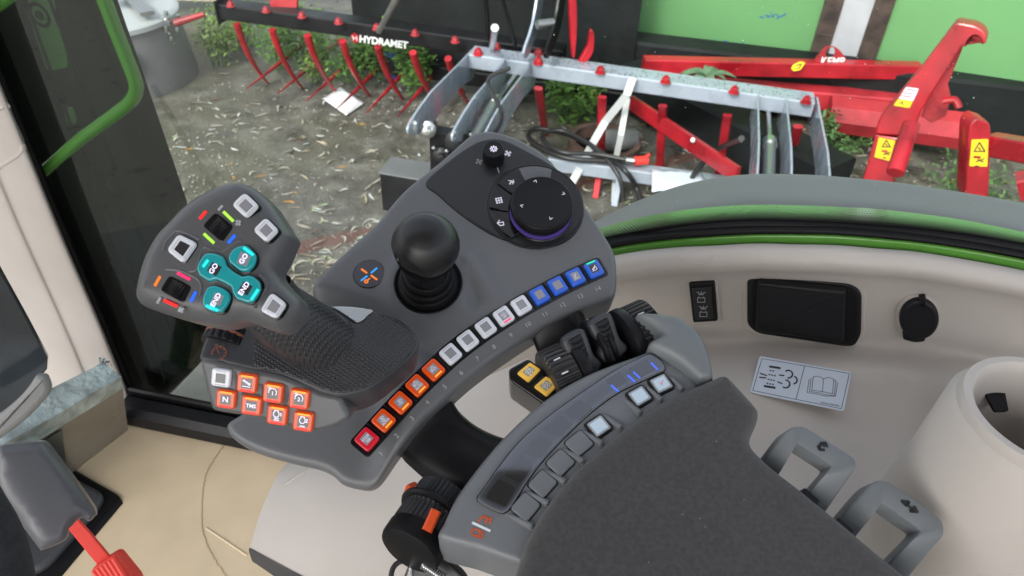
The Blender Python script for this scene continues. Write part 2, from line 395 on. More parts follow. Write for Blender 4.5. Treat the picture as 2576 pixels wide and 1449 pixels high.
# ------------------------------------------------------------------ ground
def ground():
    m = bpy.data.materials.new('wet gravelly asphalt'); m.use_nodes = True; t = m.node_tree; b = t.nodes['Principled BSDF']; N = t.nodes.new; L = t.links.new
    tc = N('ShaderNodeTexCoord')
    def nz(s, d=6, r=.6):
        n = N('ShaderNodeTexNoise'); n.inputs['Scale'].default_value = s; n.inputs['Detail'].default_value = d; n.inputs['Roughness'].default_value = r; L(tc.outputs['Object'], n.inputs['Vector']); return n
    def ramp(src, *st):
        r = N('ShaderNodeValToRGB'); e = r.color_ramp.elements
        while len(e) < len(st): e.new(.5)
        for k, (p, c) in enumerate(st): e[k].position = p; e[k].color = (*c, 1)
        L(src, r.inputs[0]); return r
    def mix(f, a, c, mode='MIX'):
        x = N('ShaderNodeMix'); x.data_type = 'RGBA'; x.blend_type = mode
        if hasattr(f, 'node'): L(f, x.inputs[0])
        else: x.inputs[0].default_value = f
        for s, i in ((a, 6), (c, 7)):
            if hasattr(s, 'node'): L(s, x.inputs[i])
            else: x.inputs[i].default_value = (*s, 1)
        return x.outputs[2]
    big = nz(.55, 5); mid = nz(5, 8, .7); fine = nz(60, 5, .75)
    base = ramp(mid.outputs['Fac'], (.32, (.050, .047, .040)), (.5, (.135, .128, .110)), (.70, (.27, .26, .225)))
    moss = ramp(big.outputs['Fac'], (.48, (0, 0, 0)), (.62, (1, 1, 1)))
    c = mix(moss.outputs[0], base.outputs[0], mix(.5, base.outputs[0], (.12, .12, .055)))
    v = N('ShaderNodeTexVoronoi'); v.inputs['Scale'].default_value = 62; L(tc.outputs['Object'], v.inputs['Vector'])
    peb = ramp(v.outputs['Distance'], (.10, (1, 1, 1)), (.26, (0, 0, 0)))
    pc = ramp(v.outputs['Color'], (.35, (.06, .055, .05)), (.62, (.20, .19, .17)), (.90, (.42, .40, .37)))
    pk = ramp(v.outputs['Color'], (.52, (0, 0, 0)), (.60, (1, 1, 1)))
    pm = mix(1, peb.outputs[0], pk.outputs[0], 'MULTIPLY')
    c = mix(pm, c, pc.outputs[0])
    fs = ramp(fine.outputs['Fac'], (.35, (.55, .55, .55)), (.65, (1.0, 1.0, 1.0)))
    c = mix(.8, c, fs.outputs[0], 'MULTIPLY')
    # worn red paint stripe across the yard
    A, B = onz(690, 640, 0), onz(1010, 565, 0); d = (B - A).normalized(); nn = Vector((-d.y, d.x, 0)); mid_ = (A + B) / 2
    mpn = N('ShaderNodeVectorMath'); mpn.operation = 'SUBTRACT'; L(tc.outputs['Object'], mpn.inputs[0]); mpn.inputs[1].default_value = mid_
    dt = N('ShaderNodeVectorMath'); dt.operation = 'DOT_PRODUCT'; L(mpn.outputs[0], dt.inputs[0]); dt.inputs[1].default_value = nn
    ab = N('ShaderNodeMath'); ab.operation = 'ABSOLUTE'; L(dt.outputs['Value'], ab.inputs[0])
    ad = N('ShaderNodeMath'); ad.operation = 'MULTIPLY_ADD'; L(mid.outputs['Fac'], ad.inputs[0]); ad.inputs[1].default_value = .10; L(ab.outputs[0], ad.inputs[2])
    rr = ramp(ad.outputs[0], (.085, (1, 1, 1)), (.125, (0, 0, 0)))
    c = mix(mix(1, rr.outputs[0], (.62, .62, .62), 'MULTIPLY'), c, (.17, .055, .04))
    L(c, b.inputs['Base Color'])
    rg = ramp(mid.outputs['Fac'], (.35, (.22, .22, .22)), (.6, (.62, .62, .62))); L(rg.outputs[0], b.inputs['Roughness'])
    bm = N('ShaderNodeBump'); bm.inputs['Strength'].default_value = .9; bm.inputs['Distance'].default_value = .012
    sm = N('ShaderNodeMath'); sm.operation = 'ADD'; L(fine.outputs['Fac'], sm.inputs[0]); L(pm, sm.inputs[1]); L(sm.outputs[0], bm.inputs['Height']); L(bm.outputs[0], b.inputs['Normal'])
    g = G(); rows = []
    for j in range(81):
        rows.append([(x, y, .012 * noise.noise(Vector((x * 1.3, y * 1.3, 0)))) for x, y in ((-6 + 14 * i / 120, .2 + 9.8 * j / 80) for i in range(121))])
    g.grid(rows)
    big_ = [(-60, -60, -.03), (60, -60, -.03), (60, 60, -.03), (-60, 60, -.03)]; g.uv = None; g.add(big_, [(0, 1, 2, 3)])
    g.build('ground', m, kind='structure')
ground()
# ------------------------------------------------------------------ green container wall
P0, P1 = onz(1500, 95, .34), onz(2576, 262, .34); wd_ = (P1 - P0); wd_.z = 0; wd_.normalize()
WN = Vector((wd_.y, -wd_.x, 0)); WF = Frame(0, 0, 0, 0, o=P0, n=WN, ux=wd_)
t = thing('container_wall', 'green painted wall panels in dark brown frame behind the implements', 'container', WF.M)
L_ = WF.uv((2900, 330)).x + .6
def wq(x0, x1, y0, y1, z0, z1, nm, m, par=t, b=.004):
    return G().slab([(x0, y0), (x1, y0), (x1, y1), (x0, y1)], z0, z1, b, 2).build(nm, m, par)
ua, ub = WF.uv((2078, 150)).x, WF.uv((2150, 160)).x
wq(-.35, ua - .13, .002, 2.3, -.10, -.012, 'panel', contg); wq(ub + .13, L_, .002, 2.3, -.10, -.012, 'panel', contg)
wq(-.5, L_, -.16, 0, -.06, .03, 'bottom_rail', rust)
wq(ua - .13, ua, .002, 2.3, -.10, .02, 'post', rust); wq(ub, ub + .13, .002, 2.3, -.10, .02, 'post', rust)
wq(-.55, -.35, .002, 2.3, -.10, .02, 'post', rust)
wq(ua + .001, ub - .001, .002, 2.3, -.10, -.002, 'white_strip', whitew)
wq(-.9, L_, -.36, -.162, -.05, .05, 'footing', mat('mossy concrete', (.13, .12, .10), .85, var=.35, vscale=6, bump=.3, bscale=40))
bs = mat('blue scuff', (.02, .12, .30), .6)
for (px, py) in ((1602, 20), (1598, 55), (1940, 45), (1948, 38), (1790, 105), (1850, 112), (1905, 122), (1968, 130), (2300, 188), (2350, 196), (2420, 206), (2500, 208)):
    c = WF.uv((px, py)); g = G()
    for k in range(7):
        o = Vector((random.gauss(0, .035), random.gauss(0, .012))); g.slab(rnd(rect(c + o, random.uniform(.01, .04), random.uniform(.004, .012), random.uniform(-.6, 1.2)), .004, 2), -.011, -.0095, .0004, 1)
    g.build('paint_scuff', bs, t)
# ------------------------------------------------------------------ implements: helpers
def beamframe(pl, pr, z):
    a, b = onz(*pl, z), onz(*pr, z); x = (b - a).normalized(); y = Vector((x.y, -x.x, 0)).normalized()   # y towards the camera
    return a, b, x, y
def vplane(o, n): return Frame(0, 0, 0, 0, o=o, n=n, ux=Vector((n.y, -n.x, 0)))
def boltg(p, r=.022, h=.035):
    return G().lathe([(r * 1.35, 0), (r * 1.3, .006), (r * 1.05, .007)], Matrix.Translation(p), 14).lathe([(r, .006), (r, h - .006), (r * .85, h)], Matrix.Translation(p), 6).lathe([(r * .5, h), (r * .5, h + .010), (0, h + .012)], Matrix.Translation(p), 8)
def tine(root, ctl, tip, r0, par, m=redp, name='tine'):
    pts = [root * (1 - s) ** 2 + ctl * 2 * s * (1 - s) + tip * s * s for s in [k / 10 for k in range(11)]]
    g = G(); g.tube(pts, [r0 * (1 - .85 * (k / 10) ** 1.6) for k in range(11)], 8); g.build(name, m, par)
# ---- black grapple fork
a, b, X, Y = beamframe((566, 22), (1420, 138), .62)
T = thing('grapple_fork', 'black grapple fork with red tines and white lettering, standing behind the weeds', 'farm implement', MF(a))
Ti = MF(-a)
def BT(g, n, m, par=None): g.xf(Ti); return g.build(n, m, par or T)
BT(G().bar(a, b, .16, .11), 'front_beam', blackf)
BT(G().box(a - Z * .0 - X * .006, (.012, .22, .17), axisM((0, 0, 0), Z, X).to_3x3()), 'end_plate', blackf)
bx = [(581, 16), (670, 30), (760, 44), (852, 59), (948, 74), (1044, 88), (1145, 106), (1248, 122), (1354, 136)]
for p in bx: BT(boltg(onz(*p, .675), .024, .03), 'bolt', mat('faded red bolt', (.35, .03, .04), .45) if p == bx[0] else M_['faded red bolt'])
zt = .62
for i, p in enumerate(bx[:7]):
    root = onz(596 + i * 88.5, 60 + i * 14.5, .575) + Y * .0
    F_ = vplane(root, X); 
    rp = (596 + i * 88.5, 64 + i * 14.5)
    q = lambda dx, dy: F_.M @ Vector((*F_.uv((rp[0] + dx, rp[1] + dy)), 0))
    tine(Ti @ root, Ti @ q(25, 92), Ti @ q(92, 160), .027, T)
for i, (x, y) in enumerate(((618, 224), (697, 236), (770, 254), (848, 273), (921, 284), (1000, 293), (1080, 305), (1165, 318))):
    tip = onz(x, y, .10)
    tine(Ti @ (tip - Y * 1.15 + Z * .02), Ti @ (tip - Y * .5 - Z * .01), Ti @ tip, .022, T, name='lower_tine')
bb_ = a - Y * .62 + X * .70; be_ = b - Y * .62 + X * .42
g = G(); g.bar(bb_ + Z * .05 - Y * .1, be_ + Z * .05 - Y * .1, .05, 1.25); BT(g, 'back_panel', blackboard)
BT(G().bar(bb_ - Z * .48 + Y * .1, be_ - Z * .48 + Y * .1, .12, .12), 'lower_beam', blackf)
for (p0, p1, r, m) in (((1012, -40), (955, 76), .020, steel), ((1000, -40), (972, 40), .012, steel), ((1205, -30), (1232, 92), .018, blackf), ((1232, 86), (1240, 118), .022, chrome), ((1246, -20), (1298, 112), .014, blackf)):
    BT(G().tube([onz(*p0, 1.15) - Y * .1, onz(*p1, .70) + Y * .02], r, 10), 'hydraulic_rod', m)
for px in (1345, 1400):
    F_ = vplane(onz(px, 130, .66), X)
    pts = F_.uvs([(px - 30, 135), (px - 6, 60), (px + 12, -40), (px + 24, -40), (px + 10, 60), (px - 18, 140)])
    g = G().slab(cat(pts, 3, True), -.008, .008, .002, 1); g.xf(F_.M); BT(g, 'side_arm', M_['grey blue paint'] if px == 1345 else blackf)
BT(G().lathe([(.03, 0), (.03, .12), (.02, .125)], axisM(onz(1350, 62, .9), onz(1410, 55, .9)), 14), 'pivot_pin', steel)
# red clamps at the right end and at the top left
for nm, pts in (('hook', [(1432, -10), (1447, -10), (1450, 60), (1446, 130), (1441, 145), (1437, 130), (1433, 70)]), ('hook', [(1489, 74), (1494, 92), (1490, 130), (1478, 150), (1468, 160), (1450, 165), (1463, 140), (1478, 112), (1482, 78)])):
    F_ = Frame(1460, 100, 5.2, 5, 10); g = G().slab(cat(F_.uvs(pts), 3, True), -.02, .02, .004, 1); g.xf(F_.M); BT(g, nm, redp)
F_ = Frame(710, 15, 6.2, 10, 0); g = G().slab(F_.uvs([(675, -40), (755, -40), (748, 20), (736, 35), (700, 30), (682, 18)]), -.02, .02, .004, 1); g.xf(F_.M); BT(g, 'red_bracket', redp)
# lettering on the front face of the beam
ff = Frame(0, 0, 0, 0, o=a + Y * .0802, n=Y, ux=X); q0 = ff.uv((915, 100)); q1 = ff.uv((1013, 113))
LM = MF(-a) @ ff.M
text('HYDRAMET', (q1 - q0).length / 4.2, ((q0 + q1) / 2), 0, .0005, printw, T, th=.001, bold=.002, shear=.12, M=LM)
q2 = ff.uv((893, 96)); g = G().slab([q2 + Vector((.034 * math.sin(k * math.pi / 3), .040 * math.cos(k * math.pi / 3))) for k in range(6)], 0, .002, .0005, 1); g.xf(LM); g.build('emblem', redp, T)
g = strokes([[(-.014, -.016), (-.014, .016)], [(.014, -.016), (.014, .016)], [(-.014, 0), (.014, 0)]], .006, .002, .0006, q2); g.xf(LM); g.build('emblem_letter', printw, T)
# ---- grey fork in front
a, b, X, Y = beamframe((1186, 143), (2043, 264), .62)
T = thing('grey_fork', 'wet grey blue fork frame with red bolts and hanging red tines, nearest the tractor', 'farm implement', MF(a)); Ti = MF(-a)
BT(G().bar(a, b, .17, .10), 'top_beam', greyp)
for (x, y) in ((1203, 137), (1354, 160), (1510, 183), (1674, 207), (1846, 233), (2027, 258)):
    BT(boltg(onz(x, y, .67), .026, .035), 'bolt', redp)
for (tx, ty, bx_, by_) in ((1354, 222, 1372, 338), (1515, 244, 1512, 402), (1667, 266, 1660, 418), (1830, 290, 1806, 450), (2008, 318, 1975, 450), (1240, 205, 1225, 380)):
    root = onz(tx, ty, .56); tip = onz(bx_, by_, .02)
    BT(G().bar(root, tip, .055, .03, Y, .008), 'tine', redp)
# side plates, one profile slid along the beam
Fp = vplane(a, X); prof = Fp.uvs(mp(R11, [(745, 160), (700, 205), (640, 270), (540, 370), (430, 480), (340, 600), (262, 720), (250, 760), (255, 800), (420, 800), (430, 745), (500, 620), (580, 520), (660, 435), (740, 385), (760, 300), (775, 210)]))
pm_ = G().slab(rnd(prof, .03, 3), -.006, .006, .0015, 1)
pm_.xf(MF(-Fp.O) @ Fp.M); pme = pm_.mesh('side_plate', 25); pme.materials.append(greyp)
Lb = (b - a).length
for s in (0, .36 * .72, .60 * .72, Lb - .34, Lb - .17, Lb + .02): inst(pme, 'side_plate', T, Matrix.Translation(X * s))
mid = lambda u, v: Fp.O + (Fp.M @ Vector((*Fp.uv(R11(u, v)), 0)) - Fp.O)
for s, sc in ((.33, 1), (Lb - .255, 1)):
    A0, A1, A2 = mid(735, 280) + X * s, mid(520, 500) + X * s, mid(350, 760) + X * s
    d = (A2 - A0).normalized()
    BT(G().tube([A0, A1], .016, 14), 'piston_rod', chrome); BT(G().tube([A1 - d * .02, A2], .034, 16), 'cylinder_barrel', steel)
    BT(G().tube([A1 - d * .03, A1 + d * .03], .040, 16), 'gland', chrome)
    BT(G().lathe([(.012, 0), (.010, .02), (.005, .03), (.0, .032)], axisM(A0 - d * .01, A0 - d * .05), 10), 'grease_cap', mat('bright red cap', (.9, .05, .02), .4) if sc == 1 and s < 1 else M_['bright red cap'])
# pivot casting and black box lower left
A2 = mid(350, 770) + X * .3
for dx, dz, r in ((-.25, .02, .05), (-.08, -.03, .065), (.10, .0, .055), (.02, -.16, .07), (-.17, -.14, .055)):
    c = A2 + X * dx + Z * dz; BT(G().lathe([(.0, -.05), (r, -.048), (r, .04), (r * .7, .05), (r * .45, .052), (r * .4, .075), (0, .078)], axisM(c, c + Y + X * .2 + Z * .3), 18), 'pivot_boss', blackf if r > .052 else chrome)
BT(G().box(A2 - Z * .16 - X * .02 - Y * .06, (.46, .10, .30), axisM((0, 0, 0), Z, X).to_3x3()), 'casting', blackf)
for k in range(11):
    c = A2 + X * random.uniform(-.32, .2) + Y * (.03 + random.uniform(0, .05)) + Z * random.uniform(-.25, .1)
    BT(G().lathe([(0, -.01), (.012, -.006), (.014, 0), (.008, .008), (0, .012)], MF(c), 7), 'fitting', chrome)
bc_ = onz(1030, 462, .16)
bx_ = axisM((0, 0, 0), Z, X).to_3x3()
BT(G().slab(rnd(rect((0, 0), .30, .20), .01, 2), -.16, .10, .006, 2).xf(Matrix.Translation(bc_) @ axisM((0, 0, 0), Z, X)), 'valve_box', blackf)
BT(G().slab(rnd(rect((0, 0), .31, .21), .01, 2), .101, .108, .002, 1).xf(Matrix.Translation(bc_) @ axisM((0, 0, 0), Z, X)), 'valve_box_lid', M_['grey tank'])
BT(G().tube(cat([A2 + X * .12, A2 + X * .2 + Z * .2 + Y * .05, A2 + X * .1 + Z * .36, A2 + X * .22 + Z * .45], 6), .012, 8), 'hose', hose)
# lower beam
la, lb = onz(1380, 405, .16), onz(1790, 462, .16)
BT(G().bar(la, lb + (lb - la) * .5, .11, .09), 'lower_beam', greyp)
for (tx, ty, bx_, by_) in ((1510, 420, 1498, 500), (1560, 440, 1545, 520)): BT(G().bar(onz(tx, ty, .14), onz(bx_, by_, .0), .04, .03, Y), 'lower_tine', redp if tx < 1550 else greyp)
BT(G().tube(cat([A2 + X * (Lb - .75) + Z * .25, onz(1800, 380, .35), onz(1745, 440, .25), onz(1735, 480, .1)], 6), .017, 8), 'hose', hose)
# rain drops on the beam (only geometry that catches the light)
g = G()
for k in range(260):
    p = a + X * random.uniform(.05, Lb) + Y * random.uniform(-.078, .078) + Z * .0502; r = random.uniform(.003, .007)
    g.lathe([(r, 0), (r * .8, r * .35), (0, r * .55)], MF(p), 6)
BT(g, 'rain_drops', glassmat('water', (.97, .97, 1), 3.0, .02)).update_tag(); COL.objects[-1]['kind'] = 'stuff'
# ---- things lying on or hanging from the grey fork
def top(name, g, m, label, catg, M=None, group=None): return g.build(name, m, label=label, cat=catg, group=group)
def along(pts, wd, th):                                   # flat strap through 3-D points
    g = G()
    for p, q in zip(pts[:-1], pts[1:]): g.bar(p, q, wd, th, -Y)
    return g
s1 = [onz(1592, 195, .68), onz(1578, 235, .6) + Y * .03, onz(1525, 300, .38) + Y * .03, onz(1490, 362, .25), onz(1455, 430, .16), onz(1432, 470, .05)]
top('tie_strap', along(s1, .05, .004), strapw, 'long white strap slanting from the grey top beam down past the hoses', 'strap')
s2 = [onz(1578, 248, .5), onz(1562, 340, .30), onz(1550, 395, .12), onz(1545, 505, .02)]
top('tie_strap', along(s2, .04, .004), strapw, 'short white strap hanging straight down under the grey beam', 'strap')
hz = lambda x, y, z=.24: onz(x, y, z)
top('hydraulic_hose', G().tube(cat([hz(1590, 408), hz(1520, 405), hz(1430, 398), hz(1365, 375), hz(1330, 345), hz(1345, 325), hz(1400, 330), hz(1460, 352), hz(1530, 395), hz(1575, 432), hz(1600, 470, .1), hz(1612, 510, .05)], 8), .017, 10), hose, 'coiled black hydraulic hose looping beside the control pod, ending in the red coupler', 'hose')
top('hydraulic_hose', G().tube(cat([hz(1575, 402, .28), hz(1500, 388, .28), hz(1420, 384, .28), hz(1375, 362, .28), hz(1365, 338, .28), hz(1400, 328, .28), hz(1440, 338, .28), hz(1500, 375, .28), hz(1555, 440, .2), hz(1568, 500, .05)], 8), .015, 10), hose, 'inner loop of black hydraulic hose lying on top of the other one', 'hose')
cp = thing('hose_coupler', 'red capped silver hose coupler lying at the end of the black hose', 'coupler', MF(hz(1600, 404)))
c0 = hz(1568, 402, .26); c1 = hz(1596, 405, .26); c2 = hz(1612, 404, .26)
G().tube([c0 - c1 + c1 - hz(1600, 404), c1 - hz(1600, 404)], .022, 12).build('sleeve', chrome, cp)
G().tube([q - hz(1600, 404) for q in (c1, c2 + (c2 - c1))], .030, 12).build('cap', redpl, cp)
G().bar(c2 - hz(1600, 404), c2 - hz(1600, 404) + Vector((.05, 0, .05)), .02, .01).build('cap_tab', redpl, cp)
g = G(); q = [onz(1640, 425, .23), onz(1755, 432, .23), onz(1800, 470, .22), onz(1640, 482, .22)]
rows = [[q[0].lerp(q[1], u / 8).lerp(q[3].lerp(q[2], u / 8), v / 6) + Z * (.01 * noise.noise(Vector((u * .7, v * .7, 0)))) for u in range(9)] for v in range(7)]
g.grid(rows); top('document_pouch', g, sticker, 'white delivery papers in a plastic pouch on the lower grey beam', 'papers').modifiers.new('thick', 'SOLIDIFY').thickness = .003
# ------------------------------------------------------------------ rusty ring and roller on the ground
c = onz(1520, 365, .06)
top('rusty_ring', G().lathe([(.22, -.05), (.22, .05), (.26, .05), (.26, -.05)], MF(c), 40), rust2, 'rusty steel ring lying on the ground under the grey fork', 'ring')
c0, c1 = onz(1500, 355, .10), onz(1600, 350, .10)
top('steel_drum', G().lathe([(0, 0), (.075, 0), (.08, .01), (.08, .28), (.075, .29), (0, .29)], axisM(c0, c1), 24), M_['grey tank'], 'small dark drum lying on its side in the rusty ring', 'drum')
# ------------------------------------------------------------------ black boards behind
def board(p, q, wd, h, lab, up=Z):
    return G().bar(p, q, wd, h, up).build('black_beam', blackboard, label=lab, cat='beam')
board(onz(1560, 150, .30), onz(2650, 282, .30), .26, .40, 'long black timber beam lying along the foot of the green wall')
board(onz(1588, 205, .22), onz(2100, 470, .22), .30, .34, 'black beam running diagonally under the red cross bar')
# ------------------------------------------------------------------ red fork carrier
K = thing('lifting_frame', 'big red lifting frame with hooked arm and white cut out lettering', 'farm implement', MF(onz(2200, 330, .3))); KO = MF(-onz(2200, 330, .3))
def KT(g, n, m=redp, par=K): g.xf(KO); return g.build(n, m, par)
KT(G().bar(onz(1618, 163, .50), onz(2310, 178, .50), .10, .11), 'cross_beam')
KT(G().bar(onz(1690, 215, .28), onz(2260, 262, .28), .16, .14), 'rear_beam', redd)
KT(G().tube([onz(2080, 285, .22), onz(2425, 330, .22)], .14, 8), 'box_tube', redd)
KT(G().bar(onz(1588, 258, .42), onz(1856, 440, .42), .03, .10), 'diagonal_bar')
KT(G().lathe([(.018, 0), (.014, .02), (0, .022)], axisM(onz(1743, 353, .46), CAM), 12), 'bolt_head', steel)
# hooked arm
ax = Frame(2330, 200, 4.6, 8, -32)
arm = mp(R12, [(2195, 122), (2300, 140), (2350, 165), (2372, 205), (2365, 240), (2340, 250), (2335, 225), (2320, 205), (2295, 200), (2270, 225), (2255, 262), (2235, 255), (2130, 420), (1990, 640), (1950, 760), (1745, 745), (1775, 650), (1985, 400)])
g = G().slab(rnd(ax.uvs(arm), .02, 3), -.20, .0, .01, 2); g.xf(ax.M); KT(g, 'hooked_arm')
leg = mp(R12, [(1748, 750), (1880, 770), (1850, 900), (1840, 1100), (1640, 1100), (1700, 930)])
g = G().slab(rnd(ax.uvs(leg), .01, 2), -.16, -.01, .008, 2); g.xf(ax.M); KT(g, 'leg')
KT(G().tube([at(*R12(1950, 690), 4.35), at(*R12(1860, 960), 4.2)], .042, 14), 'pipe')
KT(G().tube(cat([at(*R12(2125, 560), 4.7), at(*R12(2190, 555), 4.7), at(*R12(2215, 600), 4.7)], 4), .02, 8), 'handle')
fin = mp(R12, [(2230, 260), (2210, 330), (2130, 520), (2150, 600), (2120, 700), (2040, 740), (1980, 700), (2010, 600), (2130, 420)])
g = G().slab(ax.uvs(fin), -.26, -.23, .004, 1); g.xf(ax.M); KT(g, 'gusset', redd)
p2 = Frame(2460, 380, 4.3, 8, -10)
g = G().slab(rnd(p2.uvs(mp(R12, [(2275, 690), (2310, 655), (2385, 680), (2395, 740), (2380, 1100), (2250, 1100), (2268, 750)])), .015, 3), -.13, 0, .008, 2); g.xf(p2.M); KT(g, 'post')
KT(G().bar(at(2490, 362, 4.38), at(2700, 400, 4.2), .10, .10), 'side_beam')
KT(G().bar(at(2560, 470, 3.9), at(2700, 440, 3.9), .10, .10), 'side_beam')
# plate with cut out letters
kp = Frame(2090, 140, (onz(2090, 155, .56) - CAM).length, 14, 8)
o2 = rnd(kp.uvs(mp(R12, [(1412, 350), (1418, 325), (1460, 275), (1485, 255), (1520, 255), (1550, 275), (1590, 325), (1592, 350)])), .01, 2)
hc = kp.uv(R12(1503, 291)); hr = .038
g = G(); n = 36; an = [2 * math.pi * k / n for k in range(n)]
def hit(o2, c, t):
    d = Vector((math.cos(t), math.sin(t))); best = .3
    for i in range(len(o2)):
        p, q = o2[i - 1], o2[i]; e = q - p; den = d.cross(e)
        if abs(den) < 1e-9: continue
        s = (p - c).cross(e) / den; u = (p - c).cross(d) / den
        if s > 0 and -1e-6 <= u <= 1 + 1e-6: best = min(best, s) if best != .3 else s
    return c + d * best
ou = [hit(ccw(o2), hc, t_) for t_ in an]; inn = [hc + Vector((math.cos(t_), math.sin(t_))) * hr for t_ in an]
L4 = [[(p.x, p.y, 0) for p in inn], [(p.x, p.y, 0) for p in ou], [(p.x, p.y, -.012) for p in ou], [(p.x, p.y, -.012) for p in inn]]; L4.append(L4[0])
g.loops([[q for q in l] for l in L4], False, False); g.xf(kp.M); KT(g, 'name_plate')
q0 = kp.uv(R12(1445, 342)); q1 = kp.uv(R12(1580, 342))
text('KEMP', (q1 - q0).length / 2.5, (q0 + q1) / 2, 0, .001, printw, K, th=.001, bold=.001, M=KO @ kp.M)
def decal(F_, pts, m, marks, par=K, h=.003, off=None):
    g = G().slab(rnd(F_.uvs(mp(R12, pts), h), .004, 2), h, h + .002, .0005, 1); g.xf(F_.M); KT(g, 'decal', m, par)
    for mm, ls, wdt in marks:
        g = strokes([[F_.uv(R12(*q_), h) for q_ in l] for l in ls], wdt, h + .002, .0006); g.xf(F_.M); KT(g, 'decal_mark', mm, par)
warn = lambda x, y, s: [(ink, [[(x, y - 30 * s), (x + 30 * s, y + 20 * s), (x - 30 * s, y + 20 * s), (x, y - 30 * s)], [(x - 6 * s, y - 2 * s), (x + 6 * s, y + 12 * s)], [(x - 20 * s, y + 78 * s), (x + 26 * s, y + 60 * s)], [(x - 10 * s, y + 66 * s), (x + 22 * s, y + 78 * s)], [(x - 24 * s, y + 100 * s), (x - 4 * s, y + 102 * s)]], .006), (redp, [[(x - 30 * s, y + 50 * s), (x + 4 * s, y + 54 * s)]], .012)]
decal(ax, [(1770, 762), (1862, 780), (1830, 894), (1745, 872)], yel, warn(1812, 800, .75))
decal(p2, [(2285, 775), (2378, 772), (2372, 925), (2272, 922)], yel, warn(2328, 820, 1.0))
decal(ax, [(1922, 482), (1992, 492), (1962, 560), (1880, 548)], sticker, [(redp, [[(1895, 530), (1950, 538)], [(1905, 515), (1960, 520)], [(1925, 495), (1975, 503)]], .005)])
decal(ax, [(1878, 550), (1960, 562), (1940, 600), (1852, 585)], yel, [(ink, [[(1885, 575), (1900, 565), (1905, 582)]], .005)])
# small yellow tag on the cross beam
bf = Frame(2010, 168, (onz(2010, 165, .56) - CAM).length, 60, 0)
tg = thing('yellow_tag', 'small yellow tag with a black mark stuck on the red cross beam', 'tag', bf.M)
G().slab(rnd(bf.uvs([(1995, 163), (2012, 155), (2026, 158), (2014, 176), (1996, 180), (1990, 172)]), .01, 3), 0, .004, .001, 1).build('sheet', yel, tg)
strokes([[bf.uv((2002, 166)), bf.uv((2015, 162)), bf.uv((2010, 172)), bf.uv((2002, 173))]], .008, .004, .001).build('mark', ink, tg)
# ------------------------------------------------------------------ round tank with lid and posts
tc_ = onz(305, 190, 0)
T = thing('round_tank', 'dark grey round tank with a wet pale lid, beside the weeds', 'tank', MF(tc_))
G().lathe([(.585, 0), (.59, .03), (.535, .47), (.525, .49)], None, 72).build('body', concrete, T)
G().lathe([(.53, .482), (.555, .49), (.555, .525), (.54, .54), (.50, .545), (0, .55)], None, 72).build('lid', tanktop, T)
G().lathe([(.10, -.001), (.17, 0), (.17, .006), (.10, .006)], axisM(Vector((.25, -.50, .28)), Vector((.35, -.80, .27))), 32).build('side_cover', mat('dark cover', (.035, .037, .042), .5), T)
G().box((.02, -.02, .80), (.07, .07, .5)).build('post', blackf, T); G().box((.10, -.06, .80), (.02, .05, .5)).build('post', blackf, T)
G().box((-.08, -.10, .80), (.03, .03, .5)).build('post', steel, T)
G().box((.07, -.06, .75), (.22, .12, .10)).build('bracket', chrome, T)
G().bar((.10, .25, .58), (.46, -.25, .60), .10, .03).build('brace', steel, T)
g = G()
for k in range(12): g.lathe([(0, -.02), (.02, -.01), (.018, .01), (0, .02)], MF(Vector((.54, -.12, .50)) + Vector((random.gauss(0, .03), random.gauss(0, .04), random.gauss(-.06, .08)))), 8)
g.build('clamp', chrome, T)
G().tube([(.60, -.15, .50), (.82, -.10, .56)], [.03, .018], 10).build('red_handle', redp, T)
tl = mat('pale sandy brick', (.45, .38, .28), .8, var=.15, vscale=8, bump=.2, bscale=30)
g = G().box((0, 0, 0), (2.4, .2, .5)); o_ = onz(260, 10, .4) + Vector((-.5, 1.0, 0)); g.xf(MF(o_)); g.build('low_wall', tl, label='pale sandy low wall beyond the round tank at the upper left', cat='wall')
# ------------------------------------------------------------------ white paper on the ground
g = G(); q = [onz(*R10(1245, 702), .012), onz(*R10(1428, 830), .012), onz(*R10(1285, 930), .012), onz(*R10(1098, 795), .012)]
rows = [[q[0].lerp(q[1], u / 8).lerp(q[3].lerp(q[2], u / 8), v / 8) + Z * (.012 * max(0, noise.noise(Vector((u * .5, v * .5, 3))))) for u in range(9)] for v in range(9)]
o = g.grid(rows).build('paper_sheet', paper, label='creased white sheet of paper lying on the wet ground under the red tines', cat='paper'); o.modifiers.new('thick', 'SOLIDIFY').thickness = .002
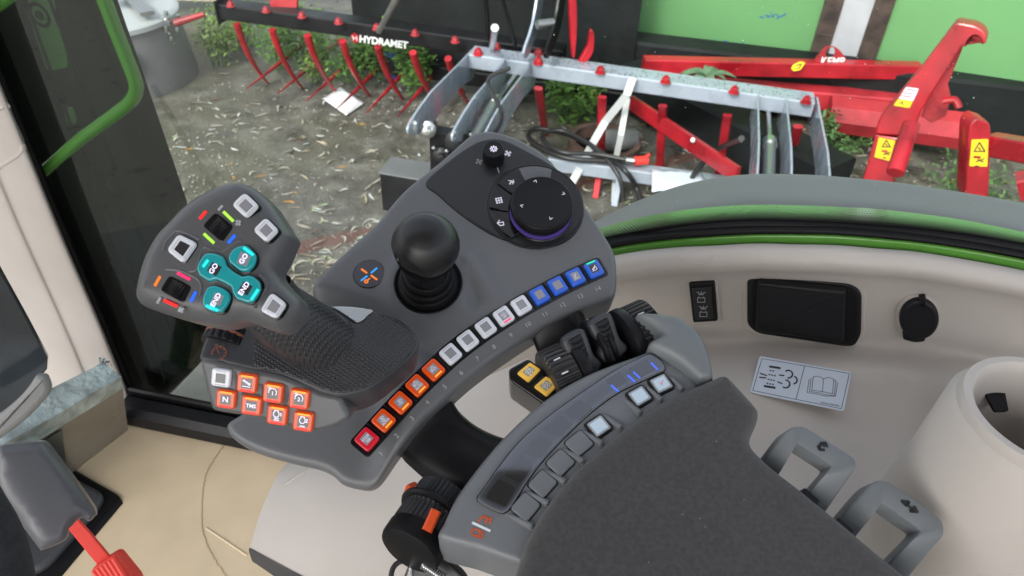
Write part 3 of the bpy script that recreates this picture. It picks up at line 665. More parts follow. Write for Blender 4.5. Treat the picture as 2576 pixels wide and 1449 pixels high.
# ------------------------------------------------------------------ weeds
def weed(px, py, h, r, n, label, mi=0, catg='weed', leaf=(.03, .055), grp=None):
    base = onz(px, py, 0); T = thing('weed', label, catg, MF(base), grp); g = G(); st = G()
    n = int(n * 2.4); ns = max(6, n // 40)
    for s in range(ns):
        a_, rr = random.uniform(0, 6.28), r * random.random() ** .5; e = Vector((math.cos(a_) * rr, math.sin(a_) * rr, h * random.uniform(.55, 1)))
        b0 = Vector((e.x * .35, e.y * .35, 0)); pts = [b0, b0.lerp(e, .5) + Vector((0, 0, h * .08)), e]; st.tube(pts, [.005, .004, .002], 4)
        for k in range(n // ns):
            t_ = random.uniform(.25, 1.05); c = pts[0].lerp(pts[2], t_) + Vector([random.gauss(0, r * .17) for _ in range(3)])
            L, W_ = random.uniform(leaf[0], leaf[1]) * 1.15, 0; W_ = L * random.uniform(.28, .42)
            d = Vector((random.gauss(0, 1), random.gauss(0, 1), random.uniform(-.3, .7))).normalized(); x = d.cross(Vector((random.gauss(0, .3), random.gauss(0, .3), 1))).normalized(); up = x.cross(d)
            g.add([c, c + d * L * .45 + x * W_ * .5 + up * .004, c + d * L - up * L * .15, c + d * L * .45 - x * W_ * .5 + up * .004], [(0, 1, 2, 3)])
    st.build('stem', leafm[2], T); o = g.build('foliage', leafm[mi], T, sharp=180); o['kind'] = 'stuff'
gp_ = 'weeds growing along the wall'
weed(545, 165, .50, .22, 260, 'tall yellowish weed right beside the grey round tank', 1, grp=gp_)
weed(600, 120, .55, .30, 260, 'weed clump behind the leftmost red tine', 1, grp=gp_)
weed(690, 165, .50, .28, 260, 'bushy green weed between the first two red tines', 0, grp=gp_)
weed(770, 160, .50, .26, 240, 'bushy green weed behind the third red tine', 0, grp=gp_)
weed(795, 205, .38, .14, 130, 'small pale weed in front of the crossed red tines', 1, grp=gp_)
weed(880, 200, .48, .30, 300, 'broad green weed under the white lettering', 0, grp=gp_)
weed(945, 200, .42, .22, 220, 'green weed between the fifth and sixth red tines', 0, grp=gp_)
weed(1045, 240, .52, .14, 170, 'narrow leafy weed left of the grey fork', 0, grp=gp_, leaf=(.04, .08))
weed(1285, 265, .30, .16, 130, 'low dark weed seen through the grey fork side plates', 2, grp=gp_)
weed(1430, 300, .36, .22, 200, 'leafy weed under the grey beam, above the hose coil', 0, grp=gp_, leaf=(.04, .07))
weed(1480, 290, .40, .14, 120, 'upright weed next to the white strap under the grey beam', 1, grp=gp_)
weed(1490, 160, .55, .06, 50, 'thin weed climbing at the corner of the green wall', 0, grp=gp_)
weed(2062, 385, .34, .07, 60, 'dark green weed at the right end of the grey beam', 2, grp=gp_, leaf=(.04, .07))
weed(2130, 370, .15, .26, 150, 'low weed under the red box tube', 2, grp=gp_)
weed(2060, 420, .14, .22, 120, 'mossy low weed behind the cab fender', 2, grp=gp_)
weed(2440, 470, .10, .35, 150, 'mossy low weed between the two red posts', 2, grp=gp_)
# broad-leaved plant on the red beam
base = onz(1775, 190, .5); T = thing('broad_leaf_plant', 'broad leaved grey green plant in front of the red cross beam', 'plant', MF(base)); gl_ = mat('broad leaf', (.10, .17, .10), .5, var=.2, vscale=20)
for k in range(9):
    a_ = k * .7 + random.uniform(-.2, .2); L = random.uniform(.15, .22); d = Vector((math.cos(a_), math.sin(a_) * .8, random.uniform(-.05, .15))); x = Vector((-d.y, d.x, 0)).normalized()
    rows = [[d * (L * i / 6) + Z * (.03 * math.sin(math.pi * i / 6) - .02 * i / 6) + x * (j * .035 * math.sin(math.pi * min(1, (i + .3) / 6.4)) ** .7) + Z * abs(j) * .008 for j in (-1, 0, 1)] for i in range(7)]
    G().grid(rows).build('leaf', gl_, T, sharp=180)
# blue thing between weeds
c = onz(985, 168, .10); T = thing('blue_can', 'small blue and white can standing between the weeds behind the tines', 'can', MF(c))
G().lathe([(0, -.10), (.055, -.10), (.06, -.09), (.06, .10), (.05, .12), (0, .12)], None, 20).build('body', mat('blue can', (.02, .06, .25), .35), T)
G().lathe([(.0605, -.03), (.0615, -.03), (.0615, .05), (.0605, .05)], None, 20).build('label_band', printw, T)
# ------------------------------------------------------------------ fallen leaves
def leafmesh(k):
    L = [.075, .062, .088, .07, .055, .066, .095][k]; W_ = L * [.20, .24, .17, .22, .34, .2, .17][k]; c = [.01, -.006, .004, .012, 0, .01, -.004][k]; n = 6; rows = []
    for i in range(n + 1):
        t_ = i / n; wv = W_ / 2 * math.sin(math.pi * (.04 + .93 * t_)) ** .8; rows.append([(L * (t_ - .5), s * wv + c * math.sin(math.pi * t_) * 1.5, .003 + .006 * math.sin(math.pi * t_ + k) + abs(s) * .003 * (k % 3)) for s in (-1, 0, 1)])
    g = G().grid(rows); me = g.mesh('fallen_leaf', 180); me.materials.append(fallm[k]); return me
lm = [leafmesh(k) for k in range(7)]
clus = [(random.uniform(360, 1150), random.uniform(260, 700)) for _ in range(22)]
def spot():
    while True:
        r = random.random()
        if r < .78: px, py = random.uniform(340, 1180), random.uniform(240, 720)
        elif r < .9: px, py = random.uniform(500, 1500), random.uniform(160, 330)
        else: px, py = random.uniform(1180, 1640), random.uniform(300, 560)
        if r < .36: cx__, cy__ = random.choice(clus); px, py = cx__ + random.gauss(0, 34), cy__ + random.gauss(0, 16)
        p = onz(px, py, 0)
        if random.random() < (4.2 / (p - CAM).length) ** 2.2: return p
pts = sorted((spot() for _ in range(680)), key=lambda p: (p - CAM).length)
def leafM(p):
    p.z = .012 * noise.noise(Vector((p.x * 1.3, p.y * 1.3, 0))) + .004
    return Matrix.Translation(p) @ Matrix.Rotation(random.gauss(.35, .9), 4, 'Z') @ Matrix.Rotation(random.gauss(0, .18), 4, 'X') @ Matrix.Scale(random.choice((.55, .7, .85, .95, 1.1)) * random.uniform(.9, 1.15), 4)
def pick(): return random.choices(range(7), (30, 22, 12, 5, 8, 4, 16))[0]
for p in pts[:290]:
    k = pick(); o = inst(lm[k], 'fallen_leaf', None, leafM(p))
    tag(o, ('pale narrow', 'silvery narrow', 'brownish narrow', 'orange yellow', 'green tinged', 'reddish brown', 'long pale narrow')[k] + ' willow leaf fallen on the wet ground', 'leaf', 'fallen leaves on the wet ground')
g = [G() for _ in range(7)]
for p in pts[290:] + [onz(random.uniform(1500, 2576), random.uniform(300, 520), .0) for _ in range(260)]:
    k = pick(); M = leafM(p); me = lm[k]; b_ = len(g[k].v); g[k].v += [M @ v.co for v in me.vertices]; g[k].f += [tuple(b_ + i for i in f.vertices) for f in me.polygons]
far = G(); mi_ = []
for k in range(7): far.add(g[k].v, g[k].f); mi_ += [k] * len(g[k].f)
o = far.build('leaf_litter', fallm, sharp=180); o.data.polygons.foreach_set('material_index', mi_); tag(o, 'more distant fallen leaves scattered over the ground', 'leaves', kind='stuff')
# gravel
g = G()
for k in range(2600):
    px, py = (random.uniform(340, 1200), random.uniform(200, 720)) if k % 3 else (random.uniform(1200, 2576), random.uniform(250, 540))
    p = onz(px, py, .004); r = random.uniform(.004, .012) * (.7 if k % 4 else 1.2); vs = []
    for i in range(5): a_ = i * 1.257 + random.uniform(-.3, .3); vs.append(p + Vector((math.cos(a_) * r, math.sin(a_) * r * .8, -.004)))
    vs.append(p + Vector((0, 0, r * .6))); g.add(vs, [(i, (i + 1) % 5, 5) for i in range(5)])
g.build('gravel', mat('gravel stone', (.20, .19, .17), .5, var=.5, vscale=3), label='small loose stones strewn on the ground', cat='gravel', kind='stuff')
# ================================================================== THE CAB
Z = Vector((0, 0, 1))
A_, B_ = onz(450, 1030, 1.45), at(2050, 600, .92)
ud = (B_ - A_); ud.z = 0; ud.normalize(); WN_ = Vector((ud.y, -ud.x, 0))
WW = Frame(0, 0, 0, 0, o=B_, n=WN_, ux=ud)                     # plane of the side window, normal into the cab
def wp(px, py, off=0.0): return onplane(px, py, B_ + WN_ * off, WN_)
def interp(x, pts):
    if x <= pts[0][0]: (a, b), (c, d) = pts[0], pts[1]
    elif x >= pts[-1][0]: (a, b), (c, d) = pts[-2], pts[-1]
    else:
        for (a, b), (c, d) in zip(pts[:-1], pts[1:]):
            if a <= x <= c: break
    return b + (d - b) * (x - a) / (c - a)
gt = [(1380, 670), (1480, 640), (1550, 622), (1700, 603), (1900, 591), (2100, 593), (2300, 610), (2450, 632), (2576, 655), (2800, 705)]
gb = [(1380, 692), (1480, 658), (1550, 638), (1700, 622), (1900, 612), (2100, 616), (2300, 632), (2450, 655), (2576, 680), (2800, 730)]
st_ = [(1380, 645), (1480, 612), (1550, 597), (1700, 565), (1800, 553), (1900, 548), (2100, 555), (2300, 570), (2450, 588), (2576, 610), (2800, 655)]
ft = [(1380, 610), (1480, 580), (1540, 562), (1600, 545), (1700, 527), (1800, 516), (1900, 511), (2000, 513), (2200, 521), (2400, 545), (2576, 580), (2800, 640)]
def band(top_, bot, x0=1420, x1=2780, n=44):
    xs = [x0 + (x1 - x0) * k / n for k in range(n + 1)]
    sm = lambda c: [p.y for p in cat([Vector((x, interp(x, c))) for x in xs], 1)]
    a, b = sm(top_), sm(bot)
    for _ in range(3):
        a = [a[0]] + [(a[i - 1] + a[i] * 2 + a[i + 1]) / 4 for i in range(1, n)] + [a[-1]]; b = [b[0]] + [(b[i - 1] + b[i] * 2 + b[i + 1]) / 4 for i in range(1, n)] + [b[-1]]
    return [(x, y) for x, y in zip(xs, a)], [(x, y) for x, y in zip(xs, b)]
# ------------------------------------------------------------------ window pane
wt = thing('side_window', 'clear side window pane with dotted black border above the green sill', 'window', WW.M)
op = WW.uvs([(-80, -170), (2780, -170), (2780, 690), (2500, 640), (2050, 600), (1700, 612), (1440, 665), (1300, 800), (1200, 1000), (900, 1110), (560, 1090), (322, 1018), (140, 565), (-20, 170)])
G().slab(op, -.006, -.002, .0005, 1).build('pane', wglass, wt)
fm = bpy.data.materials.new('frit dots'); fm.use_nodes = True; t = fm.node_tree; b = t.nodes['Principled BSDF']; b.inputs['Base Color'].default_value = (.008, .008, .008, 1); b.inputs['Roughness'].default_value = .3
N = t.nodes.new; L = t.links.new; uvn = N('ShaderNodeUVMap'); sp = N('ShaderNodeSeparateXYZ'); L(uvn.outputs[0], sp.inputs[0])
def mth(op_, a, b_=None):
    m = N('ShaderNodeMath'); m.operation = op_
    for i, s in enumerate((a, b_)):
        if s is None: continue
        if hasattr(s, 'node'): L(s, m.inputs[i])
        else: m.inputs[i].default_value = s
    return m.outputs[0]
sx = mth('SINE', mth('MULTIPLY', sp.outputs[0], 2 * math.pi * 170)); sy = mth('SINE', mth('MULTIPLY', sp.outputs[1], 2 * math.pi * 6))
pr = mth('MULTIPLY', sx, sy); th_ = mth('SUBTRACT', mth('MULTIPLY', sp.outputs[1], 3.2), 1.32)
L(mth('LESS_THAN', pr, th_), b.inputs['Alpha'])
ta, tb = band(ft, st_)
g = G(); g.grid([[WW.uv((x, y0 + (y1 + 14 - y0) * k / 4)).to_3d() for (x, y0), (_, y1) in zip(ta, tb)] for k in range(5)]); g.build('frit_border', fm, wt)
g = G(); rs_ = random.Random(5)
for k in range(90):
    p = WW.uv((rs_.uniform(420, 2500), rs_.uniform(5, 540))); r = rs_.choice((.0003, .0004, .0005, .0008)); g.add([(p.x + r * math.cos(a), p.y + r * math.sin(a), -.0017) for a in (0, 1.26, 2.5, 3.8, 5.0)], [(0, 1, 2, 3, 4)])
g.build('dust_specks', mat('dust', (.6, .6, .58), .9), wt)['kind'] = 'stuff'
# ------------------------------------------------------------------ outer fender seen through the glass
fo = [(1400, 615), (1490, 558), (1600, 503), (1700, 466), (1800, 443), (1900, 434), (2050, 437), (2250, 455), (2400, 478), (2576, 508), (2800, 560)]
F1, F2 = band(fo, ft)
rows = [[wp(x, y, -.30) - Z * .10 for x, y in F1], [wp(x, y, -.26) - Z * .02 for x, y in F1], [wp(x, y + 2, -.22) for x, y in F1], [wp(x, y0 * .6 + y1 * .4, -.17) for (x, y0), (_, y1) in zip(F1, F2)], [wp(x, y0 * .2 + y1 * .8, -.12) for (x, y0), (_, y1) in zip(F1, F2)], [wp(x, y + 6, -.10) for x, y in F2]]
rows = list(zip(*[cat([r[i] for r in rows], 4) for i in range(len(F1))]))
ot = thing('outer_fender', 'pale grey rear fender outside the side window with green lower panel', 'fender', MF(B_)); OT = MF(-B_)
g = G().grid([list(r) for r in rows]); g.xf(OT); g.build('fender_skin', outgrey, ot)
ga, gb2 = band(ft, st_)
g = G().grid([[wp(x, y0 + 3 + (y1 + 12 - y0) * k / 5, -.10 + .085 * k / 5) for (x, y0), (_, y1) in zip(ga, gb2)] for k in range(6)]); g.xf(OT); g.build('green_panel', greenp, ot)
# ------------------------------------------------------------------ window sill: black seal, green strip
def strip(nm, top_, bot, z0, z1, bev, m, label, catg, M=None):
    a, b = band(top_, bot)
    g = G().slab([WW.uv(p, z1) for p in a] + [WW.uv(p, z1) for p in b[::-1]], z0, z1, bev, 4)
    return g.build(nm, m, None, WW.M, label=label, cat=catg)
strip('window_seal', [(x, y + 10) for x, y in st_], [(x, y + 3) for x, y in gt], -.001, .006, .005, rubber, 'thick black rubber seal along the curved bottom of the side window', 'seal')
strip('seal_lip', [(x, y - 16) for x, y in gt], [(x, y + 1) for x, y in gt], -.005, .0125, .004, rubber, 'narrow black lip running just above the bright green sill', 'seal')
strip('green_sill', gt, [(x, y + 4) for x, y in gb], -.01, .010, .003, greenp, 'bright green painted sill strip arching above the beige trim', 'sill')
# ------------------------------------------------------------------ beige inner trim
GB = gb[:]
def wr(dy, off, x0=1000): 
    return [wp(x, interp(max(x, 1000), [(1000, 900)] + GB) + dy, off) for x in (1000, 1150, 1300, 1420, 1500, 1600, 1700, 1800, 1900, 2000, 2100, 2200, 2300, 2400, 2500, 2600, 2800, 3300)]
rowsb = [wr(2, -.004), wr(1, .012), wr(2, .022), wr(20, .034), wr(48, .040), wr(66, .036), wr(82, .022), wr(120, .014), wr(200, .014), wr(250, .018)]
xs = (1000, 1150, 1300, 1420, 1500, 1600, 1700, 1800, 1900, 2000, 2100, 2200, 2300, 2400, 2500, 2600, 2800, 3300)
def zr(dy, z): return [onz(x, interp(max(x, 1000), [(1000, 900)] + GB) + dy, z + .050 * math.exp(-((x - 2600) ** 2 + ((interp(max(x, 1000), [(1000, 900)] + GB) + dy) - 1190) ** 2 * 1.3) / (2 * 150 ** 2)) + interp(x, [(1000, -.30), (1300, -.22), (1420, -.12), (1550, 0), (2250, 0), (2450, .05), (2800, .06)])) for x in xs]
rowsb += [[a.lerp(b, .5) for a, b in zip(wr(300, .035), zr(300, 2.02))], zr(370, 1.985), zr(470, 1.965), zr(640, 1.955), zr(830, 1.95), zr(1100, 1.95)]
cols = [cat([r[i] for r in rowsb], 4) for i in range(len(xs))]; rows = [cat([c[j] for c in cols], 4) for j in range(len(cols[0]))]
tm = G().grid(rows); tmo = tm.build('inner_fender_trim', beige, label='large beige moulded trim panel curving under the side window on the right', cat='trim panel', sharp=180)
from mathutils.bvhtree import BVHTree
bv = BVHTree.FromPolygons(tm.v, tm.f)
def om(p, off=.001):
    r = ray(*p); h = bv.ray_cast(CAM, r)
    if h[0] is None: return at(p[0], p[1], .9)
    n = h[1] if h[1].dot(r) < 0 else -h[1]; return h[0] + n * off
def nrm(p): r = ray(*p); h = bv.ray_cast(CAM, r); return h[1] if h[1].dot(r) < 0 else -h[1]
# small moulded half-round in the lip
def onsurf(pts, wd_px, m, par, nm='print', off=.0036, inv=None, th=.0004):
    """printed line following the trim surface"""
    g = G()
    for l in pts:
        l2 = []
        for p, q in zip(l[:-1], l[1:]):
            p, q = Vector(p), Vector(q); n_s = max(1, int((q - p).length / 8)); l2 += [p.lerp(q, k / n_s) for k in range(n_s)]
        l2.append(Vector(l[-1]))
        for p, q in zip(l2[:-1], l2[1:]):
            d = (q - p)
            if d.length < .01: continue
            mm = Vector((-d.y, d.x)).normalized() * wd_px / 2; c = [om(tuple(x), off) for x in (p - mm, q - mm, q + mm, p + mm)]
            g.add(c, [(0, 1, 2, 3)])
    if inv: g.xf(inv)
    return g.build(nm, m, par)
G().tube([om((1752 + 42 * math.cos(a), 640 + 24 * math.sin(a)), -.0006) for a in [.15 + .28 * k for k in range(11)]], .0012, 6).build('moulding_mark', beige, tmo)
# ------------------------------------------------------------------ sticker
c4 = mp(R6, [(1018, 762), (1561, 856), (1515, 1088), (960, 976)])
q4 = [om(p, 0) for p in c4]; nS = (q4[2] - q4[0]).cross(q4[3] - q4[1]).normalized()
if nS.dot(ray(2010, 965)) > 0: nS = -nS
o4 = sum(q4, Vector()) / 4; mx_ = max((om(Vector(c4[0]).lerp(Vector(c4[1]), u).lerp(Vector(c4[3]).lerp(Vector(c4[2]), u), v), 0) - o4).dot(nS) for u in (0, .25, .5, .75, 1) for v in (0, .25, .5, .75, 1))
SFm = Frame(0, 0, 0, 0, o=o4 + nS * (mx_ + .0004), n=nS, ux=ud); stk = thing('warning_sticker', 'pale rectangular exhaust and manual sticker on the beige trim', 'sticker', SFm.M)
G().slab(rnd(SFm.uvs(c4), .0035, 4), -.0003, .0003, .0002, 1).build('sheet', sticker, stk)
P6 = lambda *a: [R6(*p) for p in a]
def sp_(lines, wd, nm): strokes([[SFm.uv(p) for p in l] for l in lines], wd * .00045, .0003, .00012).build(nm, ink, stk)
sp_([P6((1032, 778), (1547, 866), (1500, 1073), (978, 966), (1032, 778)), P6((1283, 822), (1233, 1018))], 1.5, 'border_line')
sp_([P6((1078, 825), (1138, 834))], 6.5, 'symbol_bar'); sp_([P6((1047, 940), (1108, 950))], 6.5, 'symbol_bar')
dots = []
for i in range(4):
    for j in range(3):
        if (i, j) == (0, 2): continue
        x = 1085 - i * 6 + j * 16 - 5; y = 848 + i * 26 + j * 3 - (i % 2) * 2
        dots.append(P6((x, y), (x + 5, y + 1)))
sp_(dots, 4.2, 'symbol_dots')
arcs = [P6((1022, 865), (1060, 878)), P6((1018, 888), (1055, 892)), P6((1135, 875), (1162, 878)), P6((1125, 915), (1150, 925))]
def arc6(cx, cy, r, a0, a1): return [R6(cx + r * math.cos(math.radians(a0 + (a1 - a0) * k / 12)), cy + r * .95 * math.sin(math.radians(a0 + (a1 - a0) * k / 12))) for k in range(13)]
arcs += [arc6(1188, 870, 24, -130, 100), arc6(1172, 928, 24, -90, 130), arc6(1215, 905, 24, -70, 80)]
sp_(arcs, 4, 'smoke_symbol')
bk = [P6((1335, 885), (1325, 965), (1385, 972), (1448, 985), (1455, 900)), P6((1335, 885), (1365, 882), (1395, 898), (1425, 888), (1455, 900)), P6((1395, 898), (1388, 975)), P6((1322, 892), (1312, 972), (1380, 982), (1400, 990), (1458, 996), (1468, 908), (1455, 905)), P6((1310, 900), (1298, 978), (1360, 988), (1400, 998), (1465, 1000), (1478, 918))]
sp_(bk, 1.4, 'book_symbol')
p, q = SFm.uv(R6(1372, 1036)), SFm.uv(R6(1492, 1058)); text('530.810.090.030', (q - p).length / 7.2, (p + q) / 2, math.atan2((q - p).y, (q - p).x), .0003, ink, stk, th=.0001, bold=.00005)
# ------------------------------------------------------------------ rocker panel, lid, socket on the trim
def wallframe(px, py, proud=.0):
    n = sum((nrm((px + dx, py + dy)) for dx in (-40, 0, 40) for dy in (-25, 0, 25)), Vector()).normalized()
    return Frame(0, 0, 0, 0, o=om((px, py), proud), n=n, ux=ud)
f = wallframe(1770, 760, .006)
t = thing('rocker_panel', 'slim black panel with two battery symbols, left of the black lid', 'switch panel', f.M)
G().slab(rnd(f.uvs([(1733, 710), (1798, 706), (1806, 806), (1744, 810)]), .003, 3), -.02, .002, .0015).build('frame', blackpl, t)
G().slab(rnd(f.uvs([(1724, 702), (1803, 698), (1816, 815), (1740, 819)]), .005, 3), -.02, -.0012, .002).build('surround', beige, t)
G().slab(rnd(f.uvs([(1741, 720), (1790, 717), (1797, 797), (1750, 800)]), .002, 3), .001, .004, .001).build('insert', blackmt, t)
for cy_ in (740, 776):
    cx_ = 1765 + (cy_ - 740) * .15; p = lambda x, y: f.uv((cx_ + x, cy_ + y))
    strokes([[p(-9, 4), p(9, 4), p(9, 15), p(-9, 15), p(-9, 4)], [p(-6, 4), p(-6, 1)], [p(6, 4), p(6, 1)], [p(-11, -10), p(-7, -10), p(-5, -4), p(5, -4), p(7, -10), p(11, -10)], [p(0, -12), p(0, -5)], [p(-3, -8), p(0, -5), p(3, -8)]], .0007, .004).build('battery_symbol', printo if 0 else print_, t)
f = wallframe(2022, 780, .004)
t = thing('tray_lid', 'large black rectangular lid set in the beige trim', 'lid', f.M)
G().slab(rnd(f.uvs([(1880, 697), (1915, 690), (2140, 712), (2168, 735), (2166, 840), (2150, 868), (2120, 868), (1905, 836), (1880, 815)]), .012, 5), -.02, .003, .002).build('frame', blackpl, t)
G().slab(rnd(f.uvs([(1868, 697), (1905, 678), (2145, 700), (2182, 730), (2180, 845), (2158, 884), (2115, 882), (1898, 848), (1866, 822)]), .014, 5), -.02, -.0012, .0025).build('surround', beige, t)
G().slab(rnd(f.uvs([(1893, 703), (1915, 698), (2142, 722), (2158, 745), (2156, 838), (2140, 858), (2118, 856), (1912, 828), (1892, 812)]), .010, 5), .003, .0045, .001).build('inner_rim', rubber, t)
G().slab(rnd(f.uvs([(1905, 694), (2130, 716), (2124, 848), (1902, 820)]), .005, 5), .004, .013, .005, 5).build('lid', blackpl, t, sharp=22)
f = wallframe(2310, 800, .004)
t = thing('power_socket', 'round black socket cap with a small tab on top, right of the lid', 'socket', f.M)
c = f.uv((2311, 795)); rr = (f.uv((2360, 800)) - f.uv((2262, 796))).length / 2
G().slab(f.uvs([(2311 + 58 * math.cos(k * .157), 797 + 57 * math.sin(k * .157)) for k in range(40)]), -.01, .001, .003).build('bezel', beige, t)
G().slab(f.uvs([(2311 + 50 * math.cos(k * .157), 796 + 50 * math.sin(k * .157)) for k in range(40)]), -.005, .008, .0035).build('cap', blackpl, t)
G().slab(rnd(f.uvs([(2310, 740), (2328, 738), (2328, 765), (2308, 765)]), .002, 3), .0, .008, .001).build('tab', blackpl, t)
G().slab(rnd(f.uvs([(2270, 828), (2326, 832), (2326, 850), (2300, 853), (2270, 845)]), .003, 3), .0, .007, .001).build('lip', blackpl, t)
# ------------------------------------------------------------------ cup holder
cpos = at(2640, 1045, .68); t = thing('cup_holder', 'beige round cup holder moulded at the right edge', 'cup holder', MF(cpos))
_h = bv.ray_cast(Vector((cpos.x - .11, cpos.y - .02, 2.5)), Vector((0, 0, -1)))[0]; hz0 = cpos.z - _h.z
G().lathe([(.16, -hz0 - .006), (.135, -hz0 - .001), (.112, -hz0 + .004), (.095, -hz0 + .012), (.083, -hz0 + .026), (.074, -hz0 * .55), (.0685, -hz0 * .3), (.0655, -.012), (.0600, -.005)], None, 72, caps=False).build('body', beige, t, sharp=80)
G().lathe([(.0605, -.01), (.0605, -.001), (.0585, .003), (.053, .003), (.0505, .0), (.049, -.006), (.0445, -.075), (.041, -.08)], None, 72, caps=False).build('rim', beige, t)
G().lathe([(.0445, -.079), (.030, -.078), (0, -.078)], None, 40).build('base_pad', rubber, t)
for a in (150, 215, 95, 270, 30, 330):
    M = Matrix.Rotation(math.radians(a), 4, 'Z'); g = G().slab(rnd([(-.009, -.004), (.009, -.004), (.006, .014), (-.006, .014)], .002, 2), -.001, .001, .0004, 1)
    g.xf(M @ Matrix.Translation((.0465, 0, -.028)) @ Matrix.Rotation(math.radians(90), 4, 'Z') @ Matrix.Rotation(math.radians(-25), 4, 'X')); g.build('grip_tab', rubber, t)
g = G(); g.lathe([(0, 0), (.03, 0), (.03, .006), (0, .007)], Matrix.Translation((-.006, .004, -.075)), 30); g.build('round_insert', blackpl, t)
# ------------------------------------------------------------------ left: beige pillar, seal, black pillar, rails
def pl(dx, off, ys=(-150, 20, 217, 400, 604, 800, 1015, 1110)):
    e = [(-160, -170), (-80, 20), (0, 217), (75, 400), (158, 604), (243, 800), (330, 1015), (368, 1110)]
    return [wp(x + dx * (1 - y / 5000), y, off) for x, y in e]
cv = [pl(6, -.004), pl(2, .02), pl(-8, .032), pl(-60, .038), pl(-100, .040), pl(-122, .046), pl(-200, .05), pl(-232, .045), pl(-242, .02), pl(-245, -.01)]
rows = [cat([c[i] for c in cv], 4) for i in range(len(cv[0]))]; rows = [[c for c in r] for r in zip(*[cat([r[j] for r in rows], 6) for j in range(len(rows[0]))])]
G().grid(rows).build('pillar_trim', beige, label='tall beige pillar trim leaning along the left edge of the window', cat='pillar trim', sharp=180)
bvp = BVHTree.FromPolygons([v for r in rows for v in r], G().grid(rows).f)
mg = []
for p in cat([Vector((*q, 0)) for q in ((-40, 300), (18, 268), (55, 300), (60, 345), (45, 390), (-40, 440))], 6):
    h = bvp.ray_cast(CAM, ray(p.x, p.y))
    if h[0]: n_ = h[1] if h[1].dot(ray(p.x, p.y)) < 0 else -h[1]; mg.append(h[0] - n_ * .0030)
G().tube(mg, .0045, 8).build('moulded_grip', beige, label='faint moulded ring in the beige pillar trim at the left edge', cat='grip')
e = [(-168, -170), (-86, 20), (-2, 217), (73, 400), (158, 604), (243, 800), (333, 1018)]
g = G().tube(cat([wp(x + 10, y, .004) for x, y in e], 5), .0085, 10); g.build('pillar_seal', rubber, label='black rubber seal running down the edge of the beige pillar', cat='seal')
PF_ = Frame(0, 0, 0, 0, o=wp(250, 500, -.035), n=WN_, ux=ud)
t = thing('black_pillar', 'glossy black door pillar outside the window at the left, with two bolts', 'pillar', PF_.M)
G().slab(PF_.uvs([(-200, -180), (137, -180), (206, 0), (300, 250), (408, 542), (450, 680), (490, 815), (512, 905), (418, 1003), (380, 1025), (310, 1020), (140, 600), (-40, 190)]), -.06, .0, .022, 6).build('cover', pillar, t)
for ln in (((60, -20), (175, 300), (330, 700), (420, 960)), ((120, -20), (240, 300), (375, 660), (440, 880))):
    g = G().tube(cat([Vector((*PF_.uv(p), -.003)) for p in ln], 5), .006, 8); g.build('rib', pillar, t)
for pts in (([(45, -60), (125, -60), (150, 60), (175, 170), (120, 180), (80, 60)]), ([(160, 270), (185, 265), (197, 310), (170, 318)])):
    G().slab(rnd(PF_.uvs(pts), .01, 3), -.01, .0015, .001, 2).build('green_panel', greend, t)
for p in ((102, 37), (289, 464)):
    c = PF_.uv(p); G().lathe([(.019, -.002), (.018, .0015), (.013, .002), (.011, -.0005), (.007, .0), (.006, .004), (.003, .006), (0, .006)], Matrix.Translation((c.x, c.y, 0)), 28).build('bolt', pillar, t)
def hr(pts, off): return cat([wp(x, y, off) for x, y in pts], 7)
G().tube(hr([(225, -90), (262, 0), (290, 75), (318, 145), (337, 195), (342, 225), (328, 255), (290, 287), (210, 345), (140, 405), (95, 447)], -.012), .0098, 18).build('grab_rail', greenr, label='bent green tubular grab rail in front of the black pillar', cat='grab rail')
G().tube(hr([(-60, 40), (0, 8), (60, -40)], -.012), .010, 14).build('grab_rail', greenr, label='end of a second green rail in the top left corner', cat='grab rail')
# pale mottled step slab and dark skirt behind the sill
g = G(); q = [onz(415, 1008, 1.25), onz(512, 900, 1.25), onz(640, 860, 1.25), onz(640, 1060, 1.25), onz(430, 1040, 1.25)]
fr_ = Frame(0, 0, 0, 0, o=q[0], n=Z); G().slab([fr_.loc(p).to_2d() for p in q], -.03, 0, .006, 2).build('entry_step', mat('pale step', (.30, .29, .25), .7, var=.12, vscale=8, bump=.2, bscale=60), None, fr_.M, label='pale grey entry step outside the lower window corner', cat='step')
# ------------------------------------------------------------------ floor, cardboard, mat, sill
fz = 1.45; FL = Frame(0, 0, 0, 0, o=onz(600, 1300, fz), n=Z)
G().slab(FL.uvs([(-600, 1010), (320, 1020), (560, 1062), (1400, 1220), (1500, 2200), (-900, 2200)]), -.05, -.004, .002, 1).build('cab_floor', darkgrey, None, FL.M, kind='structure')
edge_ = []
top_e = [(330, 1052), (382, 1054), (430, 1058), (480, 1066), (520, 1074), (565, 1086), (760, 1134), (1150, 1230)]
for (x0, y0), (x1, y1) in zip(top_e[:-1], top_e[1:]):
    n = max(2, int((x1 - x0) / 4))
    for k in range(n):
        s = k / n; j = random.uniform(-3.5, 2) if 425 < x0 + (x1 - x0) * s < 580 else random.uniform(-.4, .4); edge_.append((x0 + (x1 - x0) * s, y0 + (y1 - y0) * s + j))
cp_ = FL.uvs(edge_ + [(1300, 1900), (-100, 1900), (60, 1560), (160, 1449), (311, 1268), (300, 1250), (191, 1189), (230, 1120), (300, 1075)])
t = thing('cardboard_sheet', 'brown cardboard sheet laid over the cab floor with a torn upper edge', 'cardboard', FL.M)
G().slab(cp_, .0, .004, .001, 1).build('sheet', card, t)
pf = cat([FL.uv(R8(*p)).to_3d() for p in ((1300, 680), (1225, 780), (1170, 880), (1150, 1000), (1145, 1150), (1170, 1260), (1230, 1380), (1320, 1500))], 14)
g = G()
